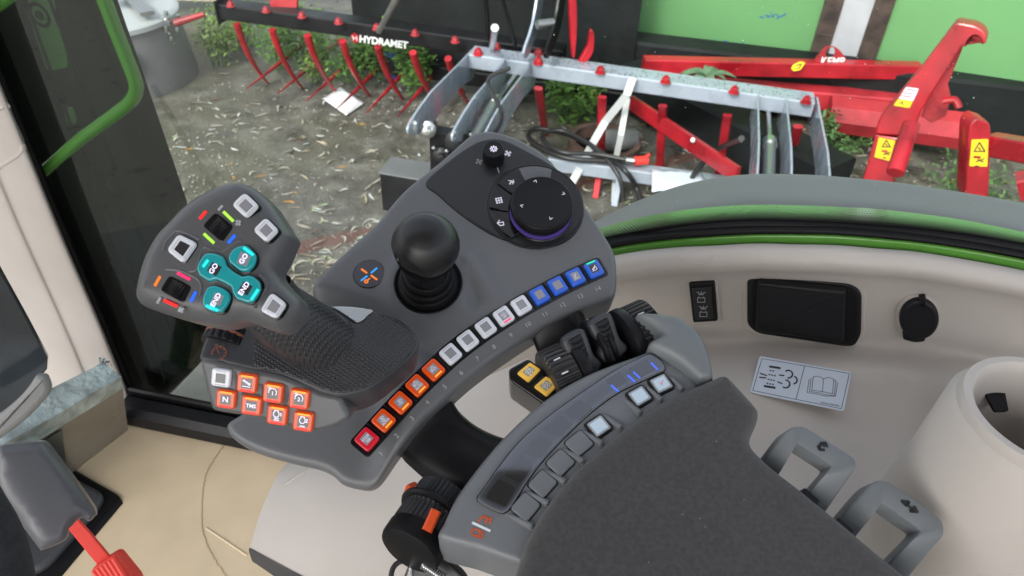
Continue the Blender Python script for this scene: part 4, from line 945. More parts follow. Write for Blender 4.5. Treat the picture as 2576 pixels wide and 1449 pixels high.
for p in pf: g.slab(rect((p.x + random.gauss(0, .0006), p.y), .0016, .0040, random.gauss(.2, .2)), .0041, .0046, .0001, 1)
o = g.build('perforation', mat('cardboard cut', (.38, .28, .15), .9), t); o['kind'] = 'stuff'
G().tube([FL.uv(R8(1170, 1185)).to_3d() + Vector((0, 0, .0035)), FL.uv(R8(1400, 1340)).to_3d() + Vector((0, 0, .0035))], .0022, 6).build('crease', card, t)
mt = thing('floor_mat', 'black moulded floor mat edge beside the cardboard at lower left', 'floor mat', FL.M)
G().slab(rnd(FL.uvs([(150, 1150), (192, 1187), (300, 1250), (311, 1268), (160, 1449), (60, 1570), (-200, 1700), (-300, 1300)]), .01, 3), -.003, .010, .006, 3).build('mat', rubber, mt)
G().slab(rnd(FL.uvs([(150, 1190), (200, 1220), (275, 1260), (240, 1310), (120, 1449), (-100, 1500), (-200, 1300)]), .02, 3), .009, .022, .008, 3).build('raised_field', darkgrey, mt)
tsill = thing('door_sill', 'black plastic sill along the bottom of the side window', 'sill', FL.M)
a_, b2 = FL.loc(onz(318, 1030, 1.47)), FL.loc(onz(900, 1150, 1.47))
G().bar(a_, b2, .050, .05, (0, 0, 1), .012).build('sill', blackpl, tsill); G().bar(a_ + Vector((0, .028, .01)), b2 + Vector((0, .028, .01)), .012, .05, (0, 0, 1), .004).build('ridge', rubber, tsill)
# ------------------------------------------------------------------ seat base hump
hp = [[(735, 1158, 1.02), (850, 1100, 1.00), (1000, 1040, .97), (1150, 980, .95), (1330, 900, .93)],
      [(716, 1172, .99), (830, 1145, .96), (980, 1120, .93), (1120, 1100, .91), (1330, 1080, .90)],
      [(690, 1210, .975), (800, 1210, .935), (950, 1210, .91), (1100, 1210, .89), (1330, 1210, .88)],
      [(655, 1290, .975), (760, 1310, .93), (900, 1320, .90), (1100, 1330, .88), (1330, 1330, .87)],
      [(628, 1380, .985), (740, 1440, .93), (860, 1500, .90), (1050, 1560, .88), (1330, 1600, .87)]]
hb = at(900, 1250, .93); t = thing('seat_base_cover', 'rounded beige seat base cover below the control console', 'cover', MF(hb)); HI = MF(-hb)
rows = loft(hp, 40, 6); g = G().grid(rows); g.xf(HI); g.build('shell', beige, t, sharp=180)
bs_ = [[(628, 1378, .984), (740, 1438, .929), (860, 1498, .899), (1050, 1558, .879)], [(626, 1386, .990), (740, 1450, .935), (860, 1512, .90), (1050, 1580, .88)], [(634, 1412, 1.0), (740, 1482, .95), (860, 1550, .91), (1050, 1620, .89)]]
g = G().grid(loft(bs_, 20, 3)); g.xf(HI); g.build('base_strip', darkgrey, t)
for a, b in (((700, 1372), (930, 1222)), ((712, 1360), (900, 1228))):
    p, q = R2(*a), R2(*b); hb_ = BVHTree.FromPolygons([v + hb for v in G().grid([[v - hb for v in r] for r in rows]).v], G().grid(rows).f)
    g = G().tube([hb_.ray_cast(CAM, ray(*(Vector(p).lerp(Vector(q), s))))[0] - hb for s in (0, .25, .5, .75, 1)], .0016, 6); g.build('moulding_line', beige, t)
# ------------------------------------------------------------------ wrapped package, buckle, seat
pk = thing('wrapped_package', 'flat package in shiny clear plastic wrap leaning at the left edge', 'package', MF(onz(150, 1100, 1.6))); PI_ = MF(-onz(150, 1100, 1.6))
def hexa(tb, tf, bf, bb, n=14, m=5, amp=.004, seed=0):
    g = G()
    def face(a, b, c, d, nn, mm):
        g2 = []
        for j in range(mm + 1):
            g2.append([])
            for i in range(nn + 1):
                p = a.lerp(b, i / nn).lerp(d.lerp(c, i / nn), j / mm)
                p = p + Vector([noise.noise(p * 14 + Vector((s * 7 + seed, 0, 0))) for s in range(3)]) * amp + Vector([noise.noise(p * 45 + Vector((s * 7, 5, 0))) for s in range(3)]) * amp * .6; g2[-1].append(p)
        g.grid(g2, False)
    face(tb[0], tb[1], tf[1], tf[0], n * 3, m * 2); face(tf[0], tf[1], bf[1], bf[0], n * 3, m * 4); face(tf[1], tb[1], bb[1], bf[1], m * 2, m * 4); face(bb[0], bb[1], tb[1], tb[0], n, m)
    return g
ztop = 1.66
tb = [onz(-160, 1132, ztop), onz(262, 914, ztop)]; tf = [onz(-160, 1212, ztop - .01), onz(305, 946, ztop - .01)]; bf = [onz(-120, 1420, fz + .01), onz(322, 1082, fz + .01)]; bb = [p + (q - r) for p, q, r in zip(bf, tb, tf)]
wrap = mat('clear plastic wrap over dark sheets', (.15, .135, .11), .14, bump=.12, bscale=30, var=.2, vscale=6, coat=1.0)
wrapt = mat('crinkled clear plastic', (.22, .28, .28), .08, bump=.35, bscale=60, var=.5, vscale=16, coat=1.0)
hexa(tb, tf, bf, bb, amp=.0007).xf(PI_).build('wrapped_stack', wrap, pk, sharp=180)
up_ = Z * .004; nf = (tf[0] - tb[0]).normalized()
hexa([p + up_ for p in tb], [p + up_ + nf * .006 for p in tf], [p + (q - p) * .18 + nf * .005 for p, q in zip(tf, bf)], bb, amp=.0016, seed=9).xf(PI_).build('plastic_wrap', wrapt, pk, sharp=60)
g = G(); c = tb[1]
for k in range(22):
    p = c - Z * .006 + Vector([random.gauss(0, .005) for _ in range(3)]) + Z * .006; d = [Vector([random.gauss(0, 1) for _ in range(3)]).normalized() * .006 for _ in range(3)]; g.add([p, p + d[0], p + d[1], p + d[2]], [(0, 1, 2), (0, 2, 3)])
g.xf(PI_).build('knotted_wrap_end', wrapt, pk, sharp=10)['kind'] = 'stuff'
pw = wp(160, 1100, .1)
bfme = [bf[0].lerp(bf[1], .02), bf[0].lerp(bf[1], .62)]; 
g = G().slab([(0, 0), (1, 0), (1, 1), (0, 1)], 0, .002, .0005, 1); T4 = [tf[0].lerp(bf[0], .22), tf[0].lerp(tf[1], .63).lerp(bf[0].lerp(bf[1], .63), .22), bfme[1], bfme[0]]
g.v = [T4[3].lerp(T4[2], v.x).lerp(T4[0].lerp(T4[1], v.x), v.y) + nf * (.005 + v.z) for v in g.v]; g.xf(PI_).build('dark_sleeve', mat('dark sleeve', (.03, .038, .036), .3, coat=.6), pk)
# buckle housing
bfz = Frame(120, 1210, 1.02, 42, 38)
t = thing('belt_reel_cover', 'grey rounded seat belt housing at the lower left', 'belt housing', bfz.M)
hou = cat([Vector(bfz.uv(R8(*p))) for p in [(-20, 740), (60, 710), (215, 688), (262, 705), (300, 750), (400, 880), (540, 1078), (538, 1110), (505, 1140), (462, 1118), (400, 1185), (372, 1245), (250, 1300), (215, 1290), (100, 1130), (-20, 950)]], 3, True)
hc_ = sum(hou, Vector((0, 0))) / len(hou)
G().field(hou, lambda u, v: .012 - 3.2 * ((u - hc_.x) * .83 + (v - hc_.y) * .56) ** 2, .005, .012, -.06, 8).build('housing', mat('satin grey plastic', (.10, .103, .115), .30, bump=.06, bscale=900), t, sharp=80)
G().slab(rnd(bfz.uvs(mp(R8, [(205, 715), (262, 700), (300, 745), (545, 1080), (505, 1146), (468, 1122)])), .008, 4), -.05, .004, .005, 5).build('flange', M_['satin grey plastic'], t)
rb = Frame(250, 1370, .98, 40, 12); t = thing('seat_belt_buckle', 'red seat belt strap ending in a ribbed red buckle at the bottom edge', 'seat belt', rb.M)
G().slab(rb.uvs(mp(R8, [(385, 1185), (440, 1130), (500, 1195), (625, 1345), (560, 1400), (470, 1290)])), -.004, .0, .001, 1).build('strap', redstrap, t)
bk_ = rb.uvs(mp(R8, [(528, 1408), (545, 1385), (650, 1318), (675, 1318), (790, 1460), (800, 1520), (640, 1600)])); G().slab(rnd(bk_, .006, 4), -.014, .010, .006, 4).build('buckle', redpl, t)
for k in range(6):
    p, q = R8(548 + k * 22, 1400 - k * 14), R8(660 + k * 22, 1560 - k * 10); G().tube([Vector((*rb.uv(p), .0095)), Vector((*rb.uv(q), .0095))], .0032, 8).build('rib', redpl, t)
sf = Frame(20, 1400, .82, 50, 45); G().field(cat(sf.uvs([(-150, 1150), (-40, 1175), (5, 1235), (48, 1310), (75, 1390), (92, 1500), (90, 1700), (-150, 1700)]), 3, True), lambda u, v: 0, .012, .03, -.04).build('seat_cushion', seatfab, None, sf.M, label='dark cloth seat bolster in the bottom left corner', cat='seat')
def catp_(fr, pts, n=3): return [v.to_2d() for v in cat([Vector((*fr.uv(p), 0)) for p in pts], n, True)]
# dark glass and grey trim at far left
df = Frame(30, 850, 1.30, 15, 25)
G().slab(df.uvs([(-120, 500), (-30, 625), (67, 800), (120, 900), (118, 930), (60, 1000), (-120, 1150)]), -.01, 0, .002, 1).build('door_glass', mat('dark door glass', (.02, .025, .03), .10, coat=.5, var=.8, vscale=5), None, df.M, label='dark front window glass behind the beige pillar', cat='window')
dt_ = Frame(50, 1000, 1.24, 30, 30); G().slab(rnd(dt_.uvs([(-60, 1085), (20, 1030), (62, 990), (92, 945), (118, 945), (133, 985), (70, 1055), (-60, 1150)]), .02, 4), -.02, 0, .008, 4).build('door_trim', outgrey, None, dt_.M, label='grey curved door trim at the far left behind the package', cat='trim')
G().tube(cat([wp(x, y, .03) for x, y in ((-40, 600), (18, 690), (67, 795), (115, 895), (137, 942), (134, 990), (100, 1020))], 5), .009, 10).build('pillar_seal', rubber, label='black rubber seal on the far left side of the beige pillar', cat='seal')

# ------------------------------------------------------------------ unseen cab roof, widened to block sun; shades the controls, mirrors in the clear strip
t = thing('cab_roof', 'pale headliner of the unseen cab roof, widened to block sun', 'roof', MF(Vector((-.1, .05, 3.12))))
G().slab(rnd([(-1.75, -1.3), (.85, -1.3), (.85, .41), (-1.75, .41)], .04, 4), 0, .10, .04, 3).build('headliner', beige, t)
# ================================================================== CONTROL CONSOLE
PP = Frame(1200, 760, .70, 64); ppx = .70 / 1900
def px(fr, p, h=0): return fr.uv(p, h)
def sstep(x, a, b): t = max(0, min(1, (x - a) / (b - a))); return t * t * (3 - 2 * t)
t = thing('control_console', 'dark grey control console with curved row of coloured keys and a big round dial', 'control console', PP.M)
po = [(1175, 341), (1200, 328), (1240, 325), (1300, 343), (1370, 383), (1410, 428), (1470, 508), (1510, 568), (1543, 622), (1553, 665), (1553, 715), (1545, 745), (1520, 758), (1466, 775), (1399, 804), (1335, 843), (1264, 890), (1190, 944), (1127, 999), (1064, 1056), (1001, 1126), (957, 1188), (934, 1211), (906, 1216), (850, 1202), (821, 1178), (786, 1162), (716, 1146), (628, 1120), (575, 1092), (550, 1066), (552, 1042), (600, 1010), (690, 930), (740, 800), (779, 745), (786, 710), (849, 645), (945, 558), (984, 510), (1028, 464), (1108, 400)]
pou = [v.to_2d() for v in cat([Vector((*PP.uv(p), 0)) for p in po], 4, True)]
kc = [(924, 1107), (966, 1060), (1008, 1015), (1050, 972), (1091, 933), (1134, 893), (1177, 859), (1222, 827), (1267, 798), (1311, 771), (1357, 746), (1402, 722), (1447, 700), (1493, 680)]
ku = [PP.uv(p) for p in kc]
def lin(a, b): a, b = PP.uv(a), PP.uv(b); d = (b - a).normalized(); return a, Vector((-d.y, d.x))
la_, ln_ = lin(R3(110, 1100), R3(760, 1290))
va, vb, vc_ = PP.uv(R3(1140, 1000)), PP.uv(R3(1225, 1240)), PP.uv(R3(1330, 1230))
v2a, v2b = PP.uv(R2(1500, 240)), PP.uv(R2(1740, 400))
bt = PP.uv(R3(917, 1130))
def pz(u, v):
    p = Vector((u, v)); z = 0
    s = -(p - la_).dot(ln_)
    if u < PP.uv(R3(900, 1200)).x: z -= .022 * sstep(s, -.002, .035) * sstep(PP.uv(R3(900, 1200)).x - u, 0, .05)
    d = dseg(p, va, vb); z -= .0055 * math.exp(-(d / .0065) ** 2)
    d = dseg(p, va + Vector((.014, .004)), vc_ + Vector((.006, 0))); z += .0035 * math.exp(-(d / .008) ** 2)
    d = dseg(p, v2a, v2b); z -= .006 * math.exp(-(d / .010) ** 2)
    d = (p - bt).length; z += .003 * math.exp(-((d - .034) / .008) ** 2)
    return z
G().field(pou, pz, .0042, .0075, -.034, 6).build('housing', softgrey, t, sharp=60)
# lower body under the housing
# key channel
def chan(off, ext):
    L = []; Rr = []; n = len(ku)
    for i, c in enumerate(ku):
        d = (ku[min(i + 1, n - 1)] - ku[max(i - 1, 0)]).normalized(); m = Vector((-d.y, d.x)); L.append(c + m * off); Rr.append(c - m * off)
    d0 = (ku[1] - ku[0]).normalized(); d1 = (ku[-1] - ku[-2]).normalized()
    L[0] -= d0 * ext; Rr[0] -= d0 * ext; L[-1] += d1 * ext; Rr[-1] += d1 * ext
    return L + Rr[::-1]
G().slab(rnd(chan(.0108, .0112), .004, 4), -.002, .0007, .0006, 2).build('key_channel', blackgl, t)
nums = [(959, 1142), (998, 1097), (1037, 1053), (1076, 1013), (1119, 973), (1160, 938), (1202, 903), (1243, 873), (1286, 844), (1328, 817), (1371, 791), (1415, 768), (1460, 746), (1504, 727)]
def ang(i):
    d = ku[min(i + 1, 13)] - ku[max(i - 1, 0)]; return math.atan2(d.y, d.x)
for i, p in enumerate(nums): text(str(i + 1), .0062, PP.uv(p), ang(i) * .9, .0003, print_, t, 'key_number')
BEAC = [[(-.12, -.28), (-.12, .05), (-.05, .16), (.05, .16), (.12, .05), (.12, -.28)], [(-.22, -.32), (.22, -.32)], [(0, -.28), (0, -.05)], [(-.22, .1), (-.36, .16)], [(.22, .1), (.36, .16)], [(-.16, .22), (-.26, .36)], [(.16, .22), (.26, .36)], [(0, .25), (0, .42)], [(-.24, -.05), (-.38, -.08)], [(.24, -.05), (.38, -.08)]]
TRAC = [[(-.38, .0), (-.34, .14), (-.08, .16), (-.08, .36), (.14, .36), (.20, .08)], [(-.38, 0), (-.1, -.02)]] + [[(.18 + .17 * math.cos(a), -.06 + .17 * math.sin(a)) for a in [k * .524 for k in range(13)]], [(-.26 + .10 * math.cos(a), -.12 + .10 * math.sin(a)) for a in [k * .628 for k in range(11)]]]
LOCK = [[(.30 * math.cos(a), .30 * math.sin(a)) for a in [k * .45 + .3 for k in range(6)]], [(.30 * math.cos(a), .30 * math.sin(a)) for a in [k * .45 + 3.5 for k in range(6)]], [(-.11, -.14), (.11, -.14), (.11, .04), (-.11, .04), (-.11, -.14)], [(-.07, .04), (-.06, .15), (.06, .15), (.07, .04)], [(-.4, -.1), (-.28, -.1)], [(.28, .08), (.4, .08)]]
ARM = [[(-.2, -.26), (.1, .26)], [(-.2, -.26), (-.26, -.12), (.0, .34), (.1, .26)], [(-.34, -.36), (-.05, -.36), (.1, -.28), (.3, -.34)]]
ARM2 = [[(-.32, -.1), (.1, .18), (.18, .08), (-.24, -.22), (-.32, -.1)], [(-.4, -.34), (.2, -.34)], [(.28, -.3), (.28, .1)], [(.2, .3), (.34, .34)]]
mbase = {'w': whitek, 'o': orangek, 'r': redk, 'b': bluek, 'y': yelk}
def key(fr, par, c, a, w_, h_, kind, z=.0, th=.0042, icon=None, txt=None, led=None, dsp=disp, ts=.30, iw=.026, icmat=None, txoff=0, corner=.18, dw=.52, lw2=None, txt2=None, isc=.8):
    """one push key: cap > display, legend, led bar"""
    o = rnd(rect(c, w_, h_, a), min(w_, h_) * corner, 4)
    cap = G().slab(o, z, z + th, min(w_, h_) * .10, 4).build('key', mbase[kind], par)
    zz = z + th
    fr_ = G().slab(rnd(rect(c, w_ * (dw + .12), h_ * (dw + .12), a), .0008, 2), zz - .0001, zz + .0001, .0001, 1).build('display_rim', {'o': mbase['o'], 'r': mbase['r'], 'b': mbase['b'], 'w': whitek, 'y': yelk}[kind], cap)
    G().slab(rnd(rect(c, w_ * dw, h_ * dw, a), .0005, 2), zz, zz + .00025, .0001, 1).build('display', dsp, cap)
    if icon: strokes(icon, w_ * iw, zz + .00025, .0001, c + rot2((0, h_ * (.07 if txt else 0)), a), a, w_ * dw * isc * 1.15).build('symbol', icmat or ledw, cap)
    if txt: text(txt, h_ * ts, c + rot2((0, (-h_ * .17 if icon else 0) + txoff), a), a, zz + .0003, icmat or ledw, cap, th=.00008, bold=.00006)
    if txt2: text(txt2, h_ * ts, c + rot2((0, -h_ * .14), a), a, zz + .0003, icmat or ledw, cap, th=.00008, bold=.00006)
    if led:
        for (lm_, ly, lx) in led: G().slab(rnd(rect(c + rot2((lx * w_, ly * h_), a), w_ * (lw2 or .50), h_ * .09, a), .0003, 2), zz - .0001, zz + .00025, .0001, 1).build('led_bar', lm_, cap)
    if kind == 'w':
        for sgn in (1, -1):
            G().slab(rnd(rect(c + rot2((0, sgn * .37 * h_), a), w_ * .56, h_ * .035, a), .0001, 1), zz - .0001, zz + .0001, .00005, 1).build('light_slot', print_, cap)
    return cap
K14 = [('r', dict(txt='STOP', txt2='ISB', ts=.20, txoff=.0009)), ('o', dict(icon=LOCK, txt='AUTO', ts=.17, led=[(ledy, -.38, 0)])), ('o', dict(icon=LOCK, led=[(ledy, -.38, 0)])), ('o', dict(icon=TRAC, txt='AUTO', ts=.17, led=[(ledy, -.38, 0)])), ('o', dict(icon=TRAC, led=[(ledy, -.38, 0)])),
       ('w', {}), ('w', {}), ('w', {}), ('w', dict(icon=BEAC, led=[(ledp, -.38, 0)])), ('w', {}), ('b', {}), ('b', {}), ('b', dict(icon=ARM, dsp=disp)), ('b', dict(icon=ARM2, dsp=dispd, led=[(ledgr, .40, 0)], lw2=.6))]
for i, (k, kw) in enumerate(K14):
    key(PP, t, ku[i], ang(i), .0155 - (.0006 if i > 9 else 0), .0165, k, z=.0005, icmat=leds if i < 13 else ledw, **kw)
    if i < 13:
        m = (ku[i] + ku[i + 1]) / 2; a = (ang(i) + ang(i + 1)) / 2
        G().slab(rect(m, .0016, .0195, a), .0, .0016, .0004, 1).build('channel_rib', blackpl, t)
# badge
c = PP.uv(R3(515, 1065)); r_ = abs(PP.uv(R3(620, 1065)).x - c.x)
bg_ = G().lathe([(r_ * 1.04, -.006), (r_ * 1.04, .0002), (r_ * 1.0, .0008)], Matrix.Translation((c.x, c.y, pz(*c))), 48).build('badge_rim', blackgl, t)
zb = pz(*c) + .001
bd = G().lathe([(r_, -.006), (r_ * .98, 0), (0, 0)], Matrix.Translation((c.x, c.y, zb)), 48).build('badge', mat('badge grey', (.07, .068, .085), .4), t)
for (p, q, m) in (((465, 1035), (500, 1060), ledo), ((530, 1060), (568, 1028), skyb), ((462, 1112), (502, 1082), skyb), ((530, 1078), (568, 1105), ledo)):
    strokes([[PP.uv(R3(*p)), PP.uv(R3(*q))]], .0018, zb, .0002).build('badge_mark', m, bd)
cc = PP.uv(R3(496, 1118)); strokes([[PP.uv(R3(500, 1112)), PP.uv(R3(520, 1098))], [cc + rot2((.0016, 0), k) for k in range(7)]], .0012, zb, .0002).build('badge_lever', ledo, bd)
# dial panel
dp = [(910, 450), (935, 412), (1020, 340), (1130, 255), (1230, 192), (1290, 168), (1370, 157), (1450, 175), (1560, 228), (1700, 305), (1800, 370), (1880, 440), (1940, 530), (1965, 620), (1950, 720), (1900, 800), (1820, 855), (1720, 882), (1620, 874), (1480, 845), (1350, 795), (1200, 702), (1080, 610), (985, 525), (920, 480)]
dpu = [v.to_2d() for v in cat([Vector((*PP.uv(R3(*p)), 0)) for p in dp], 4, True)]
G().slab(inset(ccw(dpu), -.0011), -.002, .0008, .0005, 2).build('panel_gap', blackgl, t)
G().slab(dpu, -.002, .0016, .0009, 3).build('dial_panel', blackmt, t)
DC = PP.uv(R3(1640, 605)); DR = abs(PP.uv(R3(1308, 605)).x - DC.x)
kt = PP.uv(R3(1690, 572), .024); kr = .0445 * 1.0; kr = abs(PP.uv(R3(1905, 572), .024).x - PP.uv(R3(1475, 572), .024).x) / 2
G().lathe([(DR, -.001), (DR, .0021), (DR * .985, .0024), (DR * .96, .0019)], Matrix.Translation((DC.x, DC.y, 0)), 80).build('dial_surround', blackmt, t)
G().lathe([(DR * .96, .0), (DR * .955, .0017), (0, .0017)], Matrix.Translation((DC.x, DC.y, 0)), 80).build('dial_recess', blackgl, t)
def sector(c, r0, r1, a0, a1, c1=None, n=14):
    c1 = c1 or c
    return [c + Vector((math.cos(a), math.sin(a))) * r1 for a in [math.radians(a0 + (a1 - a0) * k / n) for k in range(n + 1)]] + [c1 + Vector((math.cos(a), math.sin(a))) * r0 for a in [math.radians(a1 + (a0 - a1) * k / n) for k in range(n + 1)]]
secs = [(68, 112, blackmt, None), (117, 148, blackgl, 'axle'), (151, 187, blackgl, 'grid'), (190, 240, blackgl, 'back')]
for a0, a1, m, ic in secs:
    ss = G().slab(rnd(sector(DC, DR * .60, DR * .93, a0, a1, kt.lerp(DC, .4)), .0005, 2), .001, .0042, .0008, 3).build('ring_key', m if ic else softgrey, t)
    am = math.radians((a0 + a1) / 2); c = DC + Vector((math.cos(am), math.sin(am))) * DR * .79
    if ic == 'grid':
        c = PP.uv(R3(1397, 565), .004)
        for i in range(3):
            for j in range(3): G().slab(rect(c + rot2(((i - 1) * .0024, (j - 1) * .0024), .25), .0018, .0018, .25), .0042, .0044, .0001, 1).build('grid_dot', leds, ss)
    elif ic == 'back':
        P = lambda x, y: PP.uv(R3(x, y), .004); strokes([[P(1400, 700), P(1386, 720), P(1408, 738)], [P(1388, 719), P(1426, 712), P(1430, 732), P(1412, 736)]], .0009, .0042).build('back_symbol', leds, ss)
    elif ic == 'axle':
        P = lambda x, y: PP.uv(R3(x, y), .004); strokes([[P(1460, 430), P(1500, 437)], [P(1472, 442), P(1500, 446)], [P(1480, 430), P(1474, 452)], [P(1495, 425), P(1490, 455)], [P(1466, 452), P(1478, 455)]], .0007, .0042).build('axle_symbol', leds, ss)
Mk = Matrix.Translation((kt.x, kt.y, 0))
dk = G().lathe([(kr * .90, .0015), (kr * .92, .010), (kr * .985, .0115), (kr, .013), (kr, .0195), (kr * .99, .0215), (kr * .965, .0228), (kr * .95, .0230), (kr * .945, .0235), (kr * .92, .0238), (kr * .90, .0236), (kr * .3, .0232), (0, .0232)], Mk, 96).build('dial', blackpl, t)
G().lathe([(kr * .985, .0030), (kr * 1.0, .0036), (kr * 1.0, .0050), (kr * .985, .0056)], Mk, 96).build('glow_ring', ledv, dk)
G().lathe([(kr * 1.045, .0015), (kr * 1.05, .0028), (kr * 1.02, .0034), (kr * .98, .003)], Mk, 96).build('collar', blackgl, t)
for (x, y, a) in ((1645, 434, 0), (1836, 519, -90), (1748, 687, 180), (1552, 601, 90)):
    c = PP.uv(R3(x, y), .0235); strokes([[(-.0015, -.0011), (0, .0013), (.0015, -.0011)]], .0006, .0236, .0002, c, math.radians(a - 18)).build('arrow_mark', leds, dk)
# climate knob
c = PP.uv(R3(1361, 213), .019); kr2 = abs(PP.uv(R3(1434, 213), .019).x - PP.uv(R3(1286, 213), .019).x) / 2; Mc = Matrix.Translation((c.x, c.y, 0))
ck = G().lathe([(kr2 * 1.0, .0015), (kr2 * 1.02, .005), (kr2 * .99, .012), (kr2 * .97, .0165), (kr2 * .93, .0182), (kr2 * .88, .0188), (0, .0188)], Mc, 144, rib=(.004, .0155, 4, -.0007)).build('climate_knob', blackpl, t)
sn = []
for k in range(8): a = k * math.pi / 4; sn += [[(.35 * math.cos(a), .35 * math.sin(a)), (.95 * math.cos(a), .95 * math.sin(a))], [(.75 * math.cos(a - .25), .75 * math.sin(a - .25)), (.62 * math.cos(a), .62 * math.sin(a)), (.75 * math.cos(a + .25), .75 * math.sin(a + .25))]]
strokes(sn + [[(.35 * math.cos(k * math.pi / 4), .35 * math.sin(k * math.pi / 4)) for k in range(9)]], .0005, .0188, .0001, c, 0, .0042).build('snow_symbol', ledw, ck)
for (x, y, m) in ((1457, 252, leds), (1262, 308, print_)):
    q = PP.uv(R3(x, y)); ls = []
    for k in range(4): a = k * math.pi / 2 + .5; ls.append([(0, 0), (.5 * math.cos(a - .3), .5 * math.sin(a - .3)), (.95 * math.cos(a - .25), .95 * math.sin(a - .25)), (.95 * math.cos(a + .3), .95 * math.sin(a + .3)), (.4 * math.cos(a + .4), .4 * math.sin(a + .4))])
    strokes(ls, .0007 if m is leds else .0004, .0016, .0002, q, 0, .0035).build('fan_symbol', m, t)
strokes([[PP.uv(R3(1386, 348)), PP.uv(R3(1398, 382))]], .0009, .0016, .0002).build('pointer_mark', print_, t)
# mini joystick
c = PP.uv(R3(917, 1132)); Mb = Matrix.Translation((c.x, c.y, pz(*c) * 0))
bfj = thing('mini_joystick', 'black ball topped mini joystick on a ribbed rubber boot', 'joystick', PP.M @ Matrix.Translation((c.x, c.y, 0)))
rb_ = abs(PP.uv(R3(1150, 1132)).x - PP.uv(R3(682, 1132)).x) / 2
G().lathe([(rb_, -.002), (rb_, .0028), (rb_ * .975, .0036), (rb_ * .93, .0030), (rb_ * .88, .0015)], None, 64).build('boot_ring', blackpl, bfj)
bp = [(rb_ * .90, .002), (rb_ * .86, .006), (rb_ * .80, .009), (rb_ * .72, .0095), (rb_ * .78, .011), (rb_ * .80, .014), (rb_ * .74, .0175), (rb_ * .62, .018), (rb_ * .67, .0195), (rb_ * .68, .023), (rb_ * .62, .0265), (rb_ * .50, .027), (rb_ * .56, .029), (rb_ * .56, .034), (rb_ * .50, .038), (rb_ * .42, .042), (rb_ * .42, .055)]
bpc = [tuple(v[:2]) for v in cat([Vector((r, z, 0)) for r, z in bp], 4)]
G().lathe(bpc, None, 64).build('boot', rubber, bfj)
hb2 = .088; bc = PP.uv(R3(897, 868), hb2); bc = Vector((bc.x - c.x, bc.y - c.y, hb2)); rbl = .0266
g = G(); n1, n2 = 64, 48; rows = []
for j in range(n2 + 1):
    th2 = math.pi * j / n2; row = []
    for i in range(n1):
        ph = 2 * math.pi * i / n1; d = Vector((math.sin(th2) * math.cos(ph), math.sin(th2) * math.sin(ph), math.cos(th2)))
        r = rbl * (1 + .05 * max(0, -d.z)) * (1 + .07 * max(0, 1 - abs(d.z))) * (1 - .008 * sstep(d.z, .80, .84))
        if d.z < -.1: r *= 1 - .10 * sstep(-d.z, .1, .8)
        # scooped thumb facet at the lower left of the ball
        f_ = d.dot(Vector((-.62, -.70, -.25)).normalized()); r -= rbl * .10 * sstep(f_, .62, .95) * (1 if d.z < .25 else 0.0 + sstep(.45 - d.z, 0, .2))
        row.append(bc + d * r * Vector((1, 1, 1.02)).x)
    rows.append(row)
g.loops(rows, False, False); ball = g.build('ball', mat('black soft plastic', (.014, .014, .015), .36, bump=.08, bscale=1200), bfj, sharp=180)
G().lathe([(rb_ * .43, .030), (rb_ * .45, .05), (rb_ * .60, bc.z - rbl * .95), (rb_ * .72, bc.z - rbl * .78), (rb_ * .80, bc.z - rbl * .6)], Matrix.Translation((bc.x * .9, bc.y * .9, 0)), 48).build('neck', blackpl, bfj)
dl = Vector((-.93, -.42, -.20)).normalized(); bm = Matrix.Translation(bc + dl * rbl * .93) @ axisM((0, 0, 0), dl)
sb = G().lathe([(.0075, -.003), (.0075, .001), (.0068, .0018), (.0060, .0016), (0, .0012)], bm, 32).build('side_button', blackgl, bfj)
g = strokes([[(-.0025, .002), (.001, .0025), (.0025, 0), (0, -.0025)]], .0008, .0018, .0002); g.xf(bm); g.build('button_mark', leds, sb)
# ------------------------------------------------------------------ black neck between console and armrest
t = thing('support_neck', 'curved black plastic support joining the console to the armrest', 'support', MF(at(1130, 1120, .70))); NI = MF(-at(1130, 1120, .70))
nk = [[(995, 1130, .700), (1010, 1150, .698), (1030, 1172, .692), (1090, 1222, .680), (1170, 1268, .665), (1250, 1300, .66)],
      [(1000, 1118, .690), (1020, 1130, .688), (1050, 1150, .682), (1120, 1195, .665), (1190, 1235, .652), (1270, 1270, .65)],
      [(1060, 1060, .682), (1075, 1080, .682), (1105, 1110, .675), (1165, 1145, .662), (1230, 1170, .650), (1300, 1190, .65)],
      [(1120, 995, .685), (1135, 1020, .684), (1155, 1048, .678), (1200, 1082, .665), (1260, 1108, .655), (1330, 1125, .65)],
      [(1130, 985, .710), (1142, 1018, .71), (1166, 1048, .705), (1206, 1078, .70), (1264, 1102, .695), (1330, 1115, .69)]]
g = G().grid(loft(nk, 24, 6)); g.xf(NI); g.build('shell', blackpl, t, sharp=180)
nk2 = [[(1340, 845, .715), (1350, 880, .71), (1370, 930, .71), (1400, 990, .70)], [(1345, 835, .70), (1362, 880, .70), (1390, 930, .69), (1420, 980, .69)], [(1440, 790, .70), (1450, 830, .70), (1480, 880, .70), (1520, 930, .70)], [(1466, 770, .72), (1472, 800, .72), (1500, 850, .72), (1550, 900, .72)]]
g = G().grid(loft(nk2, 20, 6)); g.xf(NI); g.build('rear_arm', blackpl, t, sharp=180)
